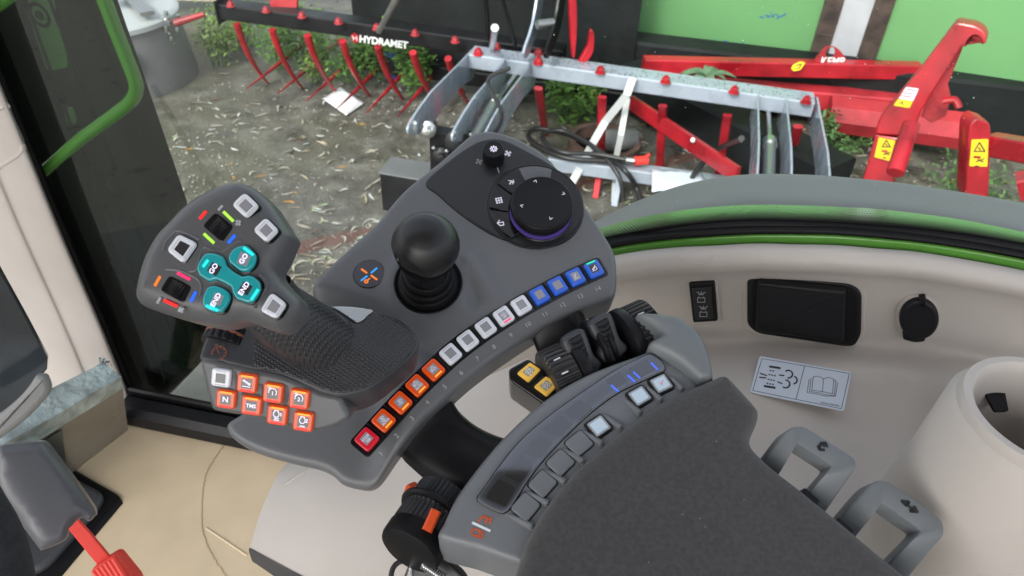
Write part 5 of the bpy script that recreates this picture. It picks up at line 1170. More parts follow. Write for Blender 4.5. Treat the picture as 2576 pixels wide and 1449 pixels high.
# ================================================================== MULTI-FUNCTION JOYSTICK AND ITS BASE
EA, EB = at(505, 902, .628), at(862, 1000, .602)
ed = (EB - EA).normalized()
def edge_frame(el, az=0):
    e, a = math.radians(el), math.radians(az); n = Vector((math.sin(a) * math.cos(e), -math.cos(a) * math.cos(e), math.sin(e)))
    n = (n - ed * n.dot(ed)).normalized(); return Frame(0, 0, 0, 0, o=(EA + EB) / 2, n=n, ux=ed)
SF = edge_frame(28); TF = edge_frame(70)
bs = thing('palm_rest', 'dark palm rest block with orange function keys on its front and a dotted rubber top', 'palm rest', TF.M)
TI = TF.M.inverted()
so_ = mp(R2, [(103, 470), (280, 500), (480, 548), (640, 580), (770, 622), (880, 672), (970, 712), (1090, 738), (1130, 800), (1168, 885), (1120, 930), (1050, 965), (950, 990), (850, 985), (720, 955), (600, 925), (420, 882), (230, 852), (175, 825), (150, 740), (120, 620)])
g = G().slab([v.to_2d() for v in cat([Vector((*SF.uv(p), 0)) for p in so_], 3, True)], -.055, .0, .004, 4); g.xf(TI @ SF.M); g.build('front_panel', headgrey, bs)
SK = thing
k8 = [((255, 598), 'w', {}, 135, 128), ((440, 637), 'o', dict(icon=[[(-.4, -.3), (.4, -.3)], [(-.4, .3), (.25, -.05)], [(-.4, .3), (-.3, .4), (.3, .06)], [(.3 + .1 * math.cos(k), 0 + .1 * math.sin(k)) for k in range(7)]]), 142, 135),
      ((625, 707), 'o', dict(icon=[[(.42 * math.cos(a), .42 * math.sin(a)) for a in [-.7 + k * .46 for k in range(10)]], [(-.42, .2), (-.2, .5)], [(-.5, .4), (-.3, .55)]], txt='1', ts=.26, txoff=.0028), 142, 140), ((812, 750), 'o', dict(icon=[[(.42 * math.cos(a), .42 * math.sin(a)) for a in [-.7 + k * .46 for k in range(10)]], [(-.42, .2), (-.2, .5)], [(-.5, .4), (-.3, .55)]], txt='2', ts=.26, txoff=.0028), 142, 140),
      ((290, 750), 'o', dict(txt='N', ts=.42), 138, 130), ((472, 795), 'o', dict(txt='TMS', ts=.27), 145, 135),
      ((655, 864), 'o', dict(icon=[[(-.2, -.28), (-.34, -.1), (-.34, .18), (-.2, .3), (-.26, .42), (.14, .42), (.08, .3), (.22, .18), (.22, -.1), (.08, -.28), (-.2, -.28)], [(-.24, -.42), (.24, -.42)], [(.34, .12), (.42, .2), (.42, -.12)]], txt='n/min', ts=.12, txoff=-.0007), 145, 138), ((840, 909), 'o', dict(icon=[[(-.2, -.28), (-.34, -.1), (-.34, .18), (-.2, .3), (-.26, .42), (.14, .42), (.08, .3), (.22, .18), (.22, -.1), (.08, -.28), (-.2, -.28)], [(.3, .18), (.4, .22), (.46, .12), (.3, -.12), (.48, -.12)]], txt='n/min', ts=.12, txoff=-.0007), 145, 138)]
KM = TI @ SF.M
keys_front = []
for (c, k, kw, w_, h_) in k8:
    c0 = SF.uv(R2(*c)); wx = (SF.uv(R2(c[0] + w_ / 2, c[1])) - SF.uv(R2(c[0] - w_ / 2, c[1]))).length; hy = (SF.uv(R2(c[0], c[1] - h_ / 2)) - SF.uv(R2(c[0], c[1] + h_ / 2))).length
    e_ = SF.uv(R2(c[0] + 60, c[1] + 9)) - SF.uv(R2(c[0] - 60, c[1] - 9)); a = math.atan2(e_.y, e_.x)
    cap = key(SF, bs, Vector((0, 0)), 0, wx, hy, k, z=0, th=.0035, dsp=dispd, led=[(ledr, -.38, 0), (ledy, .38, 0)] if k == 'o' else None, lw2=.62, iw=.034, **kw)
    cap.matrix_local = KM @ Matrix.Translation((c0.x, c0.y, 0)) @ Matrix.Rotation(a, 4, 'Z')
for (a, b, c) in (((340, 560), (355, 640), (350, 690)), ((205, 660), (270, 680), (345, 700)), ((395, 715), (450, 728), (520, 730)), ((575, 790), (640, 800), (705, 790)), ((530, 650), (540, 700), (530, 740)), ((710, 660), (715, 740), (700, 790))):
    g = G().tube(cat([KM @ Vector((*SF.uv(R2(*q)), -.0008)) for q in (a, b, c)], 5), .0018, 8); g.build('moulded_rib', headgrey, bs)
# dotted rubber material
def dotmat(name, cells, strength):
    m = bpy.data.materials.new(name); m.use_nodes = True; t_ = m.node_tree; b = t_.nodes['Principled BSDF']; N = t_.nodes.new; L = t_.links.new
    b.inputs['Base Color'].default_value = (.036, .036, .040, 1); b.inputs['Roughness'].default_value = .36
    tc = N('ShaderNodeTexCoord'); mpn = N('ShaderNodeMapping'); L(tc.outputs['Object'], mpn.inputs[0]); mpn.inputs['Rotation'].default_value = (0, 0, math.radians(20)); mpn.inputs['Scale'].default_value = (cells, cells * 1.15, cells * .0)
    v = N('ShaderNodeTexVoronoi'); v.inputs['Scale'].default_value = 1; v.inputs['Randomness'].default_value = .12; v.voronoi_dimensions = '2D'; L(mpn.outputs[0], v.inputs['Vector'])
    mr = N('ShaderNodeMapRange'); mr.interpolation_type = 'SMOOTHSTEP'; mr.inputs[1].default_value = .12; mr.inputs[2].default_value = .37; mr.inputs[3].default_value = 1; mr.inputs[4].default_value = 0; L(v.outputs['Distance'], mr.inputs[0])
    bm_ = N('ShaderNodeBump'); bm_.inputs['Strength'].default_value = strength; bm_.inputs['Distance'].default_value = .0011; L(mr.outputs[0], bm_.inputs['Height']); L(bm_.outputs[0], b.inputs['Normal']); return m
dotm = dotmat('dimpled rubber', 330, .7)
top_o = mp(R2, [(103, 470), (280, 500), (480, 548), (640, 580), (770, 622), (880, 672), (970, 712), (1090, 738), (1200, 728), (1300, 700), (1400, 640), (1500, 560), (1620, 450), (1665, 360), (1630, 280), (1540, 200), (1430, 155), (1340, 132), (1130, 108), (1000, 80), (850, 60), (600, 120), (480, 200), (180, 238), (130, 330), (103, 400)])
tou = [v.to_2d() for v in cat([Vector((*TF.uv(p), 0)) for p in top_o], 3, True)]
ra, rb2, rc2 = TF.uv(R2(760, 200)), TF.uv(R2(1050, 380)), TF.uv(R2(1330, 560))
def tz(u, v):
    p = Vector((u, v)); z = 0
    d = min(dseg(p, ra, rb2), dseg(p, rb2, rc2)); x = max(0, min(1, (p - ra).dot((rc2 - ra).normalized()) / (rc2 - ra).length))
    z += .014 * (1 - .8 * x) * math.exp(-(d / .022) ** 2)
    z += .006 * math.exp(-((p - TF.uv(R2(1300, 420))).length / .035) ** 2)
    z -= .012 * sstep(TF.uv(R2(330, 300)).x - p.x, -.004, .02) * 0
    return z
G().field(tou, tz, .004, .0035, -.035, 5).build('top_cover', darkgrey, bs, sharp=60)
du = ccw([v.to_2d() for v in cat([Vector((*TF.uv(R2(*p)), 0)) for p in [(490, 260), (560, 245), (760, 150), (1000, 130), (1220, 238), (1290, 190), (1350, 150), (1430, 170), (1530, 215), (1610, 285), (1640, 360), (1600, 445), (1490, 550), (1390, 630), (1290, 685), (1190, 712), (1090, 718), (985, 695), (890, 652), (780, 605), (650, 562), (490, 528), (480, 400)]], 3, True)])
G().field(du, lambda u, v: tz(u, v) + .0012, .004, .0008, -.004, 3).build('dimpled_pad', dotm, bs, sharp=80)
sv = ccw([v.to_2d() for v in cat([Vector((*TF.uv(R2(*p), .0), 0)) for p in [(1040, 118), (1120, 108), (1230, 115), (1335, 134), (1300, 170), (1260, 215), (1215, 234), (1160, 200), (1090, 150)]], 3, True)])
G().field(sv, lambda u, v: tz(u, v) + .0018, .004, .0012, -.004, 3).build('silver_insert', mat('satin silver', (.50, .51, .50), .28, metal=.8), bs, sharp=80)
# thumb wheel and cruise symbol
c = TF.uv(R2(280, 285)); wp_ = TF.uv(R2(355, 290)); W2 = (wp_ - c).length
G().slab(rnd(TF.uvs(mp(R2, [(185, 235), (360, 240), (345, 310), (300, 342), (240, 340), (198, 305)])), .002, 3), -.002, .0006, .0004, 1).build('wheel_recess', blackgl, bs)
aM = axisM((c.x - W2 * .0, c.y + .001, -.006), (c.x, c.y - .01, -.006)) ; aM = Matrix.Translation((c.x, c.y + .001, -.009)) @ Matrix.Rotation(math.radians(90), 4, 'X') @ Matrix.Rotation(math.radians(90), 4, 'Z')
aM = Matrix.Translation((c.x, c.y + .001, -.013)) @ Matrix.Rotation(math.radians(90), 4, 'X')
tw = G().lathe([(.006, -.0082), (.0185, -.0080), (.0195, -.007), (.0195, -.0012), (.0185, -.001)], aM, 80, rib=(-.0075, -.001, 4, -.0010)).lathe([(.0185, .001), (.0195, .0012), (.0195, .007), (.0185, .0080), (.006, .0082)], aM, 80, rib=(.001, .0075, 4, -.0010)).build('thumb_wheel', blackpl, bs)
G().lathe([(.0180, -.0013), (.0192, -.0010), (.0192, .0010), (.0180, .0013)], aM, 80).build('orange_band', printb, tw)
c = TF.uv(R2(232, 428))
strokes([[(.95 * math.cos(a), .95 * math.sin(a)) for a in [-.9 + k * .5 for k in range(10)]], [(0, 0), (-.75, .75)], [(-.9, .9), (-.65, 1.2)]] + [[(.7 * math.cos(a), .7 * math.sin(a)), (.95 * math.cos(a), .95 * math.sin(a))] for a in [-.9 + k * .64 for k in range(8)]], .0008, .0002, .0003, c, 0, .0058).build('cruise_symbol', printb, bs)
G().slab(rnd(TF.uvs(mp(R2, [(216, 356), (280, 354), (280, 374), (218, 376)])), .0004, 2), .0, .0006, .0002, 1).build('marker', darkgrey, bs)
# ---- joystick grip and head
HF = Frame(520, 630, .548, 50, -10)
js = thing('drive_joystick', 'large grey multi function joystick with teal keys, scroll wheels and dimpled grip', 'joystick', HF.M); HI_ = HF.M.inverted()
ho = mp(R1, [(1065, 143), (1130, 158), (1200, 195), (1270, 250), (1340, 325), (1410, 430), (1470, 530), (1515, 600), (1505, 650), (1470, 730), (1435, 810), (1395, 880), (1388, 930), (1420, 990), (1500, 1080), (1580, 1160), (1598, 1230), (1580, 1290), (1530, 1360), (1450, 1425), (1400, 1435), (1330, 1420), (1240, 1385), (1160, 1350), (1080, 1350), (990, 1375), (900, 1390), (770, 1375), (600, 1335), (430, 1285), (300, 1240), (225, 1208), (190, 1170), (176, 1120), (190, 1030), (230, 880), (275, 770), (335, 660), (400, 570), (480, 490), (590, 370), (700, 285), (850, 200), (960, 160)])
hu = [v.to_2d() for v in cat([Vector((*HF.uv(p, -.003), 0)) for p in ho], 3, True)]
hcx = HF.uv(R1(820, 800))
def hz_(u, v):
    p = Vector((u, v)) - hcx; z = -.9 * p.length_squared
    return z
def hzz(u, v):
    z = hz_(u, v); p = Vector((u, v))
    d = dist_to(p, wellpoly1); ins = inside(p, wellpoly1)
    return z
G().field(hu, hz_, .004, .015, -.032, 10).build('head', headgrey, js, sharp=60)
def quadkey(pts, kind, th=.0045, rr=.0035, dq=None, dm=disp, slots=None, txt=None, ta=0, ts=.0048, led=None):
    o = rnd(HF.uvs(mp(R1, pts), .002), rr, 5); cm = sum(o, Vector((0, 0))) / len(o); z0 = hz_(*cm) - .001
    bz = G().slab(inset(ccw(o), -.0010), z0 - .002, z0 + .0014, .0006, 2).build('key_gap', blackgl, js)
    cap = G().slab(o, z0, z0 + th, .0016, 4).build('key', kind, js); zz = z0 + th
    if dq: G().slab(rnd(HF.uvs(mp(R1, dq), .004), .0004, 2), zz - .0001, zz + .0002, .0001, 1).build('display', dm, cap)
    for s in (slots or []): strokes([[HF.uv(R1(*s[0]), .004), HF.uv(R1(*s[1]), .004)]], .0005, zz, .0001).build('light_slot', print_, cap)
    for tx, tc2, a in (txt or []): text(tx, ts, HF.uv(R1(*tc2), .004), math.radians(a), zz + .0003, ledw, cap, th=.0001, bold=.00012)
    for l0, l1 in (led or []): strokes([[HF.uv(R1(*l0), .004), HF.uv(R1(*l1), .004)]], .0020, zz - .0002, .0004).build('led_bar', ledc, cap)
    return cap
def lerpq(pts, s):
    c = (sum(p[0] for p in pts) / len(pts), sum(p[1] for p in pts) / len(pts)); return [(c[0] + (p[0] - c[0]) * s, c[1] + (p[1] - c[1]) * s) for p in pts]
for q, dm in (([(1165, 255), (1300, 385), (1178, 505), (1040, 375)], disp), ([(1342, 467), (1467, 592), (1345, 710), (1220, 590)], disp), ([(608, 612), (785, 700), (650, 895), (495, 772)], dispd), ([(1382, 1098), (1525, 1212), (1425, 1358), (1270, 1278)], disp)):
    c = lerpq(q, .90); i5 = lerpq(q, .48)
    def edge(a, b, s): 
        p, r = lerpq(q, .66)[a], lerpq(q, .66)[b]; return ((p[0] * (1 - s) + r[0] * s, p[1] * (1 - s) + r[1] * s), (p[0] * s + r[0] * (1 - s), p[1] * s + r[1] * (1 - s)))
    quadkey(c, whitek, dq=i5, dm=dm, slots=[edge(3, 0, .1), edge(1, 2, .1)])
quadkey([(1145, 722), (1195, 728), (1262, 800), (1262, 850), (1240, 905), (1190, 948), (1130, 942), (1035, 865), (1035, 810), (1075, 750)], tealk, rr=.003, dq=[(1132, 770), (1220, 812), (1180, 905), (1095, 870)], txt=[('GO', (1158, 836), 62)], led=[((1160, 742), (1235, 800))])
quadkey([(860, 787), (920, 792), (975, 812), (1003, 850), (1012, 895), (1080, 950), (1150, 990), (1210, 977), (1245, 990), (1295, 1035), (1303, 1100), (1270, 1165), (1235, 1205), (1195, 1213), (1100, 1180), (1072, 1135), (1060, 1080), (990, 1040), (925, 1012), (870, 1032), (790, 985), (762, 925), (785, 860), (830, 800)], tealk, rr=.0015, dq=[(893, 862), (972, 905), (925, 985), (845, 937)], dm=dispd, txt=[('GO', (903, 920), 62), ('END', (1162, 1090), 60)], led=[((852, 850), (815, 900)), ((1278, 1100), (1225, 1180))])
cap = js.children[-1]
zc = hz_(*HF.uv(R1(1030, 1000), .002)) - .001 + .0045
G().slab(rnd(HF.uvs(mp(R1, [(1158, 1028), (1235, 1070), (1188, 1150), (1108, 1108)]), .004), .0004, 2), zc - .0001, zc + .0002, .0001, 1).build('display', dispd, [o for o in js.children if o.name.startswith('key') and 'gap' not in o.name][-1])
quadkey([(900, 1062), (970, 1078), (1035, 1125), (1042, 1180), (1010, 1240), (975, 1287), (940, 1292), (860, 1278), (812, 1230), (812, 1180), (835, 1110), (855, 1080)], tealk, rr=.003, dq=[(908, 1120), (988, 1150), (955, 1235), (872, 1215)], txt=[('END', (920, 1185), 64)], led=[((840, 1235), (930, 1272))])
def hbar(a, b, m, wd=.0020, nm='led_bar'): c = (HF.uv(R1(*a)) + HF.uv(R1(*b))) / 2; strokes([[HF.uv(R1(*a)), HF.uv(R1(*b))]], wd, hz_(*c) - .0003, .0007).build(nm, m, js)
for a, b, m in (((790, 495), (838, 437), ledr), ((992, 440), (1068, 514), ledg), ((830, 630), (908, 702), ledg), ((1035, 700), (1085, 642), ledb), ((404, 1062), (446, 990), ledo), ((604, 960), (702, 1012), ledp), ((482, 1190), (584, 1238), ledr), ((714, 1195), (752, 1122), ledb)): hbar(a, b, m)
for a, b in (((947, 420), (976, 387)), ((422, 1210), (446, 1168)), ((1096, 545), (1130, 518)), ((1100, 515), (1126, 548)), ((603, 1278), (643, 1260)), ((614, 1252), (632, 1288))): hbar(a, b, print_, .0017, 'sign_mark')
for q in ([(922, 442), (1078, 562), (978, 705), (810, 560)], [(530, 975), (725, 1072), (645, 1218), (447, 1105)]):
    o = HF.uvs(mp(R1, q)); c = sum(o, Vector((0, 0))) / 4; z0 = hz_(*c)
    well = G().slab(rnd(o, .003, 4), z0 - .004, z0 + .0005, .0004, 2).build('wheel_well', blackgl, js)
    d1 = (o[1] - o[0]).normalized(); d2 = (o[3] - o[0]).normalized(); wlen = (o[3] - o[0]).length; r = (o[1] - o[0]).length / 2 * .93
    # wheel axis runs along the short direction d2
    x = Vector((d2.x, d2.y, 0)); M = axisM(Vector((c.x, c.y, z0 - r * .62)) - x * wlen * .42, Vector((c.x, c.y, z0 - r * .62)) + x)
    G().lathe([(r * .5, 0), (r * .97, .0003), (r, .0012), (r, wlen * .84 - .0012), (r * .97, wlen * .84 - .0003), (r * .5, wlen * .84)], M, 84, rib=(.0010, wlen * .84 - .001, 3, -.0009)).build('scroll_wheel', blackpl, js)
# raised web lines around the key groups
for ln in ([(480, 760), (500, 690), (560, 625), (600, 600), (700, 630), (790, 680)], [(700, 945), (760, 930), (790, 830), (830, 740), (930, 770), (1000, 760), (1080, 700), (1140, 680)], [(1290, 970), (1345, 1050), (1320, 1120), (1260, 1200), (1240, 1250)], [(500, 925), (620, 940), (760, 1000), (800, 1060), (790, 1150)]):
    p3 = [Vector((*HF.uv(R1(*q)), 0)) for q in ln]; p3 = cat(p3, 5)
    for q in p3: q.z = hz_(q.x, q.y) - .0006
    G().tube(p3, .0013, 8).build('moulded_rib', headgrey, js)
gp = [at(660, 735, .585), at(690, 780, .592), at(735, 815, .602), at(800, 855, .618), at(870, 895, .636), at(930, 925, .655)]
gr = [.0225, .0245, .0262, .0262, .0235, .016]
gc = cat(gp, 6); rr_ = [x.x for x in cat([Vector((r, 0, 0)) for r in gr], 6)]
g = G().tube(gc, rr_, 56, caps=False); g.xf(TI); gm = g.build('grip', dotm, bs, sharp=180); gm.parent = js; gm.matrix_parent_inverse = Matrix.Identity(4); gm.matrix_local = HI_ @ TF.M
# ================================================================== ARMREST
AF = Frame(1500, 1150, .60, 74)
def catp(fr, pts, n=4, h=0): return [v.to_2d() for v in cat([Vector((*fr.uv(p, h), 0)) for p in pts], n, True)]
t = thing('armrest', 'grey armrest deck with curved key strip and dark suede pad', 'armrest', AF.M)
deck = [(1106, 1352), (1118, 1310), (1140, 1262), (1165, 1222), (1208, 1165), (1262, 1102), (1330, 1036), (1400, 982), (1470, 942), (1540, 913), (1600, 892), (1655, 873), (1700, 880), (1745, 930), (1765, 965), (1745, 1000), (1690, 1045), (1560, 1150), (1430, 1290), (1345, 1425), (1292, 1412), (1200, 1380)]
def deckz(u, v): return 0
G().field(catp(AF, deck, 5), deckz, .006, .006, -.055, 6).build('deck', armgrey, t, sharp=60)
# clear strip window over dark cells
so2_ = [(1203, 1260), (1212, 1238), (1232, 1210), (1252, 1181), (1299, 1122), (1345, 1078), (1408, 1029), (1470, 986), (1545, 936), (1610, 903), (1640, 893), (1655, 903), (1672, 930), (1640, 948), (1560, 985), (1490, 1035), (1420, 1100), (1360, 1165), (1320, 1220), (1288, 1272), (1268, 1290), (1245, 1285)]
su = catp(AF, so2_, 4)
G().slab(inset(ccw(su), -.0009), -.001, .0006, .0004, 1).build('strip_gap', blackgl, t)
stripm = mat('strip tray', (.17, .18, .20), .5); 
G().slab(su, -.001, .0011, .0005, 2).build('strip_tray', stripm, t)
cells = [[(1008, 640), (1148, 715), (1065, 865), (900, 790)], [(1180, 455), (1292, 520), (1180, 680), (1045, 610)], [(1345, 285), (1450, 350), (1350, 480), (1205, 425)], [(1495, 130), (1610, 205), (1500, 315), (1365, 235)], [(1655, 0), (1770, 75), (1660, 180), (1530, 105)]]
cellm = mat('strip cell floor', (.035, .037, .042), .5)
for q in cells:
    o = rnd(AF.uvs(mp(R5, q)), .0025, 4); cl = G().slab(inset(ccw(o), -.0006), .0008, .0016, .0004, 2).build('cell_rim', stripm, t); G().slab(o, .001, .0018, .0002, 1).build('cell', cellm, cl)
for q in ([(1400, 850), (1480, 800), (1530, 860), (1460, 905)], [(1530, 790), (1640, 720), (1700, 790), (1590, 850)]):
    o = rnd(AF.uvs(mp(R4, q)), .002, 3); cl = G().slab(inset(ccw(o), -.0006), .0008, .0016, .0004, 2).build('cell_rim', stripm, t); G().slab(o, .001, .0018, .0002, 1).build('cell', cellm, cl)
for (p, q) in (((1435, 885), (1475, 920)), ((1535, 825), (1577, 863)), ((1568, 805), (1606, 840)), ((1675, 750), (1712, 788))):
    strokes([[AF.uv(R4(*p)), AF.uv(R4(*q))]], .0014, .0019, .0004).build('blue_led', ledb, t)
cvr = G().slab(inset(ccw(su), .0004), .0026, .0034, .0006, 2).build('clear_cover', cover, t)
# buttons
def akey(c, w_, h_, lcd, a=None):
    c0 = AF.uv(c); gp_ = G().slab(rnd(rect(c0, w_ * 1.10, h_ * 1.10, a), .003, 4), -.001, .0007, .0004, 1).build('key_gap', blackgl, t)
    o = rnd(rect(c0, w_, h_, a), .0028, 5)
    k = G().slab(o, 0, .0026, .0010, 4).build('key', armgrey if not lcd else blackgl, t)
    if lcd:
        G().slab(rnd(rect(c0, w_ * .84, h_ * .84, a), .0016, 3), .0020, .0030, .0003, 2).build('key_frame', mat('silver grey rim', (.30, .32, .34), .3) if 'silver grey rim' not in M_ else M_['silver grey rim'], k)
        G().slab(rnd(rect(c0, w_ * .66, h_ * .66, a), .001, 3), .0028, .0033, .0002, 1).build('display', mat('pale lcd', (.32, .38, .44), .15, coat=.6, emit=(.5, .65, .8), es=.15) if 'pale lcd' not in M_ else M_['pale lcd'], k)
ks = [(R5(1225, 865), 0), (R5(1362, 680), 0), (R5(1505, 510), 0), (R5(1655, 355), 0), (R5(1812, 220), 1), (R4(1605, 950), 1), (R4(1735, 875), 1)]
cent = [AF.uv(k[0]) for k in ks]
for i, (c, l) in enumerate(ks):
    d = cent[min(i + 1, 6)] - cent[max(i - 1, 0)]; a = math.atan2(d.y, d.x)
    akey(c, .0172, .0158, l, a - math.radians(4))
    if i in (6,): strokes([[(-.002, .001), (0, -.001), (.002, .002)], [(-.001, -.002), (.001, 0)]], .0006, .0034, .0001, AF.uv(c), .3).build('pink_mark', mat('pink print', (.7, .3, .35), .5), t)
for (r, p, q) in ((R5, (1085, 922), (1292, 1035)), (R5, (1220, 732), (1420, 850)), (R5, (1370, 560), (1558, 678)), (R5, (1518, 392), (1698, 512)), (R5, (1672, 242), (1848, 368)), (R5, (1832, 112), (2000, 240)), (R4, (1520, 965), (1615, 1058)), (R4, (1645, 885), (1742, 978)), (R4, (1785, 822), (1868, 910))):
    a, b = AF.uv(r(*p)), AF.uv(r(*q)); d = (b - a).normalized(); n = Vector((-d.y, d.x))
    g = G(); ls = []
    for s, w_, h_ in ((0, .0006, .0004), (.15, .0016, .0018), (.5, .0022, .0030), (.9, .0028, .0038), (1, .0022, .0020)):
        c = a.lerp(b, s); ls.append([(*(c + n * w_ * x), z * h_) for x, z in ((-1.2, -.3), (-.8, .7), (0, 1), (.8, .7), (1.2, -.3))])
    g.loops(ls, True, True); g.build('finger_ridge', armgrey, t)
# orange symbols and white bar
P5 = lambda *a: [AF.uv(R5(*p)) for p in a]
strokes([P5((800, 990), (938, 1054))], .0018, .0002, .0004).build('white_bar', printw, t)
strokes([P5((848, 975), (885, 935), (905, 942), (912, 960)), P5((900, 990), (925, 950)), P5((925, 952), (948, 955), (935, 998))], .0014, .0002, .0003).build('orange_symbol', printo, t)
strokes([P5((790, 1065), (800, 1040), (850, 1050), (862, 1075), (830, 1100), (800, 1088), (790, 1065)), P5((870, 1060), (885, 1070), (870, 1110), (845, 1105))], .0012, .0002, .0003).build('orange_symbol', printo, t)
# rear grey cover
lc = mp(R6, [(300, 505), (370, 500), (450, 512), (540, 532), (620, 590), (670, 640), (705, 700), (735, 790), (752, 890), (700, 902), (655, 888), (600, 840), (540, 795), (470, 755), (385, 710), (368, 690), (385, 665), (438, 640), (440, 622), (400, 580), (350, 545)])
lcu = catp(AF, lc, 3, .010); lcc = AF.uv(R6(560, 650), .01)
G().field(lcu, lambda u, v: .012 + .004 * math.exp(-((Vector((u, v)) - lcc).length / .03) ** 2), .004, .009, -.03, 7).build('rear_cover', lipgrey, t, sharp=60)
# pad
pad = [(1300, 1500), (1312, 1400), (1336, 1340), (1375, 1275), (1430, 1205), (1500, 1138), (1580, 1072), (1655, 1018), (1722, 985), (1785, 957), (1815, 946), (1834, 953), (1870, 990), (1904, 1028), (1909, 1046), (1903, 1070), (1889, 1105), (1893, 1128), (1912, 1150), (1945, 1180), (2040, 1255), (2200, 1390), (2420, 1600), (2300, 1800), (1400, 1800)]
pu = catp(AF, pad, 4, .008)
def padz(u, v): return .018 + .0016 * noise.noise(Vector((u * 12, v * 12, 1))) + .0005 * noise.noise(Vector((u * 60, v * 60, 1)))
G().field(pu, padz, .006, .015, -.04, 10).build('pad', fabric, t, sharp=60)
# lint specks
g = G()
for k in range(7):
    p = AF.uv((random.uniform(1500, 2100), random.uniform(1080, 1440)), .014)
    if inside(p, ccw(pu)): a = random.uniform(0, 3.1); z = padz(*p) + .0003; strokes([[p, p + Vector((math.cos(a), math.sin(a))) * random.uniform(.0002, .0006)]], .00022, z, .0002, g=g)
g.build('lint', printw, t)['kind'] = 'stuff'
# ------------------------------------------------------------------ the two rest loops at the outer side
def loop_(outer, inner, arrow, mirror, lab):
    lf = Frame(*R7(1000, 700), .632, 66, 10); T_ = thing('side_loop', lab, 'handle', lf.M, 'grey loop handles beside the armrest pad')
    def rs(pts, n):
        q = cat([Vector((*R7(*p), 0)) for p in pts], 8); L = [0]
        for a, b in zip(q[:-1], q[1:]): L.append(L[-1] + (b - a).length)
        o = []; j = 0
        for k in range(n + 1):
            t_ = L[-1] * k / n
            while j < len(L) - 2 and L[j + 1] < t_: j += 1
            o.append(q[j].lerp(q[j + 1], min(1, (t_ - L[j]) / max(1e-9, L[j + 1] - L[j]))))
        return o
    O_, I_ = [], []
    for (a, b), (c, d), n in zip(((0, 5), (5, 8), (8, len(outer) - 1)), ((0, 4), (4, 8), (8, len(inner) - 1)), (14, 12, 14)):
        O_ += rs(outer[a:b + 1], n)[(1 if a else 0):]; I_ += rs(inner[c:d + 1], n)[(1 if a else 0):]
    def lift(k): x = max(0, (12 - k) / 12, (k - (len(O_) - 13)) / 12); return -.030 * x ** 1.3
    O_ = [Vector((*lf.uv((q.x, q.y), lift(k)), lift(k))) for k, q in enumerate(O_)]; I_ = [Vector((*lf.uv((q.x, q.y), lift(k)), lift(k))) for k, q in enumerate(I_)]
    ls = []; zb_ = Vector((0, 0, 1))
    for o1, i1 in zip(O_, I_):
        d = (i1 - o1); L = d.length; d.normalize(); c = min(.0025, L * .2)
        ls.append([o1 - zb_ * .018, o1 - zb_ * c, o1 + d * c * .3 - zb_ * c * .3, o1 + d * c, i1 - d * c, i1 - d * c * .3 - zb_ * c * .3, i1 - zb_ * c, i1 - zb_ * .018])
    g = G().loops(ls, True, True)
    g.build('frame', lipgrey, T_)
    for a in arrow: strokes([[lf.uv(R7(*p)) for p in a]], .0022, .0001, .0003).build('arrow_cutout', blackmt, T_)
    q = lf.uv(R7(*mirror)); G().slab(rnd(rect(q, .014, .007, math.radians(-42)), .001, 2), -.022, -.010, .0008, 2).build('catch', blackpl, T_)
U1o = [(440, 690), (560, 545), (640, 440), (690, 392), (750, 373), (810, 383), (960, 475), (1120, 580), (1165, 620), (1170, 665), (1140, 715), (1060, 830), (960, 975), (900, 1060)]
U1i = [(590, 760), (640, 685), (700, 580), (735, 520), (745, 508), (762, 512), (860, 575), (975, 650), (985, 662), (978, 680), (900, 770), (820, 860), (740, 960)]
loop_(U1o, U1i, [[(890, 530), (915, 500), (945, 500), (955, 525)], [(905, 515), (900, 545), (935, 548)], [(940, 500), (930, 520)]], (880, 865), 'upper grey loop handle beside the armrest pad, nearer the sticker')
U2o = [(960, 1130), (1080, 1000), (1190, 870), (1270, 790), (1340, 760), (1400, 772), (1560, 880), (1730, 1000), (1785, 1060), (1800, 1120), (1780, 1175), (1680, 1290), (1560, 1440), (1480, 1540)]
U2i = [(1130, 1220), (1190, 1140), (1270, 1040), (1335, 950), (1350, 938), (1370, 942), (1480, 1020), (1610, 1110), (1622, 1125), (1612, 1145), (1520, 1240), (1420, 1340), (1330, 1440)]
loop_(U2o, U2i, [[(1490, 915), (1540, 920), (1520, 945), (1490, 915)], [(1520, 930), (1575, 985)], [(1550, 985), (1600, 990), (1580, 955), (1550, 985)]], (1130, 1085), 'lower grey loop handle beside the armrest pad, at the bottom right')
